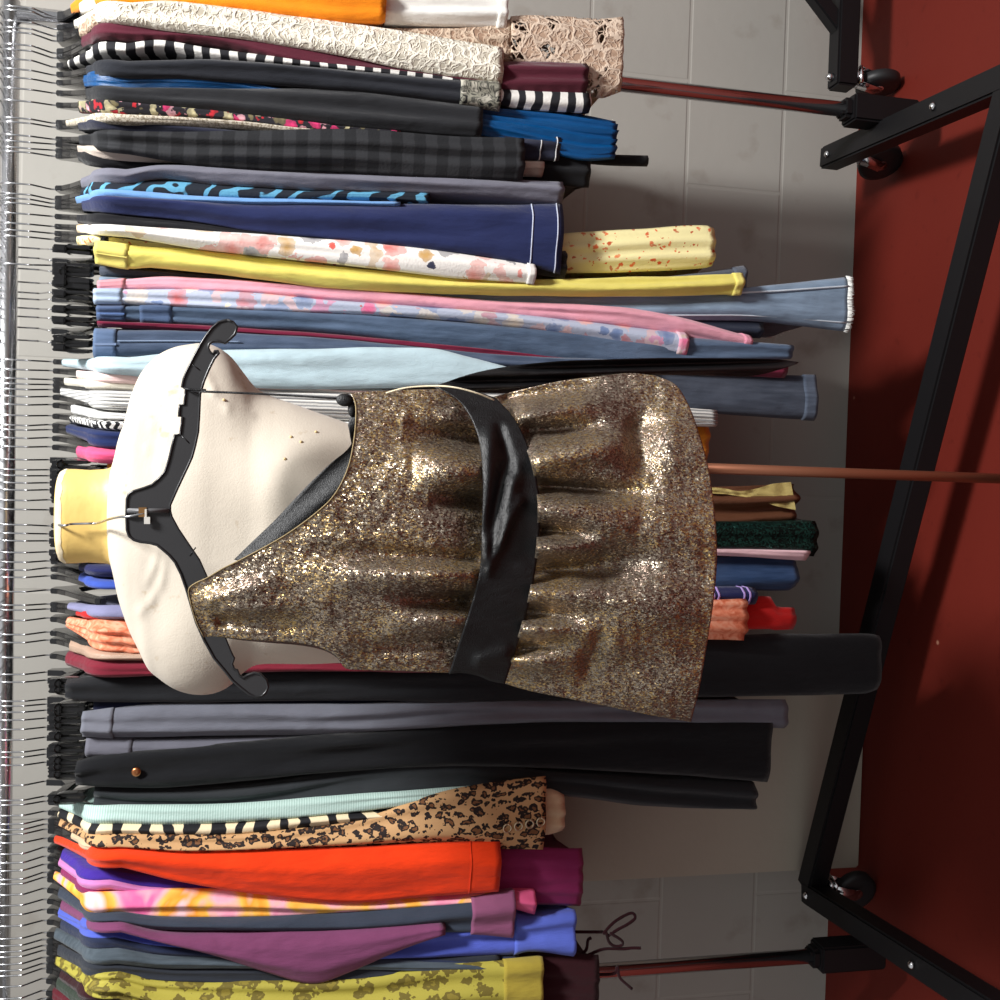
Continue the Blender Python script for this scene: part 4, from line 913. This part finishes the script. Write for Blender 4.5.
    bm = bmesh.new(); tube(bm, [at(x, y, Y=dress_y(x, y)-.0005) for x, y in NECKL[8:]], .0007, 6); ob = link('piped_edge', bm, cloth(150, 132, 96, .6), root, o); ob['label'] = 'fine gold neckline edge'
    ah = [p for p in ARMH if 214 < p[0] < 345]
    rows = [[at(x, y-3, Y=1.05) for x, y in ah], [at(x, y+2.2*math.sin(PI*i/(len(ah)-1)), Y=1.06) for i, (x, y) in enumerate(ah)]]
    bm = bmesh.new(); grid(bm, rows+[[p+Vector((0, .004, 0)) for p in rows[1]], [p+Vector((0, .004, 0)) for p in rows[0]]]); link('armhole_facing', bm, LIN, root, o)
    # back of the dress, hanging just behind the front
    edge_b = lambda px, py: dress_y(px, py, True)
    ins = lambda poly, d: [(x, y+d) for x, y in poly]
    sheet('back_panel', smooth_poly([(362, 398), (372, 450), (366, 520), (350, 580), (340, 640), (352, 664)], 4), smooth_poly([(650, 384), (690, 440), (702, 520), (704, 580), (696, 650), (684, 712)], 4), smooth_poly([(362, 398), (440, 394), (500, 403), (560, 392), (650, 384)], 4), smooth_poly([(352, 664), (440, 668), (500, 678), (570, 694), (684, 712)], 4), BRO, 50, 50, edge_b)
    # ribbon hanging loop and the cream loop at the side seam
    bm = bmesh.new(); tube(bm, spline([at(201, 391.5, Y=YH-.006), at(240, 393, Y=1.063), at(290, 395.5, Y=1.058), at(338, 398.5, Y=1.05)], 8), .0012, 6)
    tube(bm, spline([at(206, 390, Y=YH-.006), at(196, 390, Y=YH-.0055), at(187, 389, Y=YH-.005), at(184, 388, Y=YH)], 4), .0012, 6); ob = link('hanging_ribbon', bm, LIN, root, o); ob['label'] = 'thin black hanging ribbon'
    bm = bmesh.new(); bmesh.ops.create_uvsphere(bm, u_segments=16, v_segments=10, radius=.0068, matrix=Matrix.Translation(at(345, 400, Y=1.048)) @ Matrix.Diagonal((1.0, .7, 1.35, 1)))
    bmesh.ops.create_uvsphere(bm, u_segments=14, v_segments=8, radius=.0055, matrix=Matrix.Translation(at(352, 409, Y=1.05)) @ Matrix.Diagonal((1.5, .6, .8, 1))); link('ribbon_knot', bm, LIN, root, o)
    bm = bmesh.new(); tube(bm, spline([at(386, 393, Y=1.04), at(405, 388, Y=1.03), at(430, 386, Y=1.02), at(452, 387, Y=1.0), at(475, 392.5, Y=.995), at(494, 400, Y=1.0)], 8), .0009, 6); ob = link('belt_loop', bm, cloth(222, 208, 178), root, o); ob['label'] = 'thin cream thread loop'
build_dress()
# ------------------------------------------------------------------ light
w = bpy.data.worlds.new('world'); S.world = w; w.use_nodes = True
nt = w.node_tree; bg = nt.nodes['Background']; bg.inputs[1].default_value = 1.0
tc = nt.nodes.new('ShaderNodeTexCoord'); sx = nt.nodes.new('ShaderNodeSeparateXYZ'); rp = nt.nodes.new('ShaderNodeValToRGB')
nt.links.new(tc.outputs['Generated'], sx.inputs[0]); nt.links.new(sx.outputs[2], rp.inputs[0]); nt.links.new(rp.outputs[0], bg.inputs[0])
e = rp.color_ramp.elements; e[0].position = 0.0; e[0].color = (.18, .165, .15, 1); e[1].position = .25; e[1].color = (.50, .505, .51, 1)
def area(name, loc, target, size, energy, colr=(1, 1, 1)):
    l = bpy.data.lights.new(name, 'AREA'); l.shape = 'SQUARE'; l.size = size; l.energy = energy; l.color = colr
    o = bpy.data.objects.new(name, l); C.objects.link(o); o.location = loc
    o.rotation_euler = (Vector(target)-Vector(loc)).to_track_quat('-Z', 'Y').to_euler(); return o
area('shop_skylight', (1.15, .2, 3.15), (0, 1.4, 1.0), .45, 136, (1, .995, .985))
S.view_settings.view_transform = 'Standard'; S.view_settings.look = 'None'; S.view_settings.gamma = 1; S.view_settings.use_curve_mapping = False
S.view_settings.exposure = 0.0
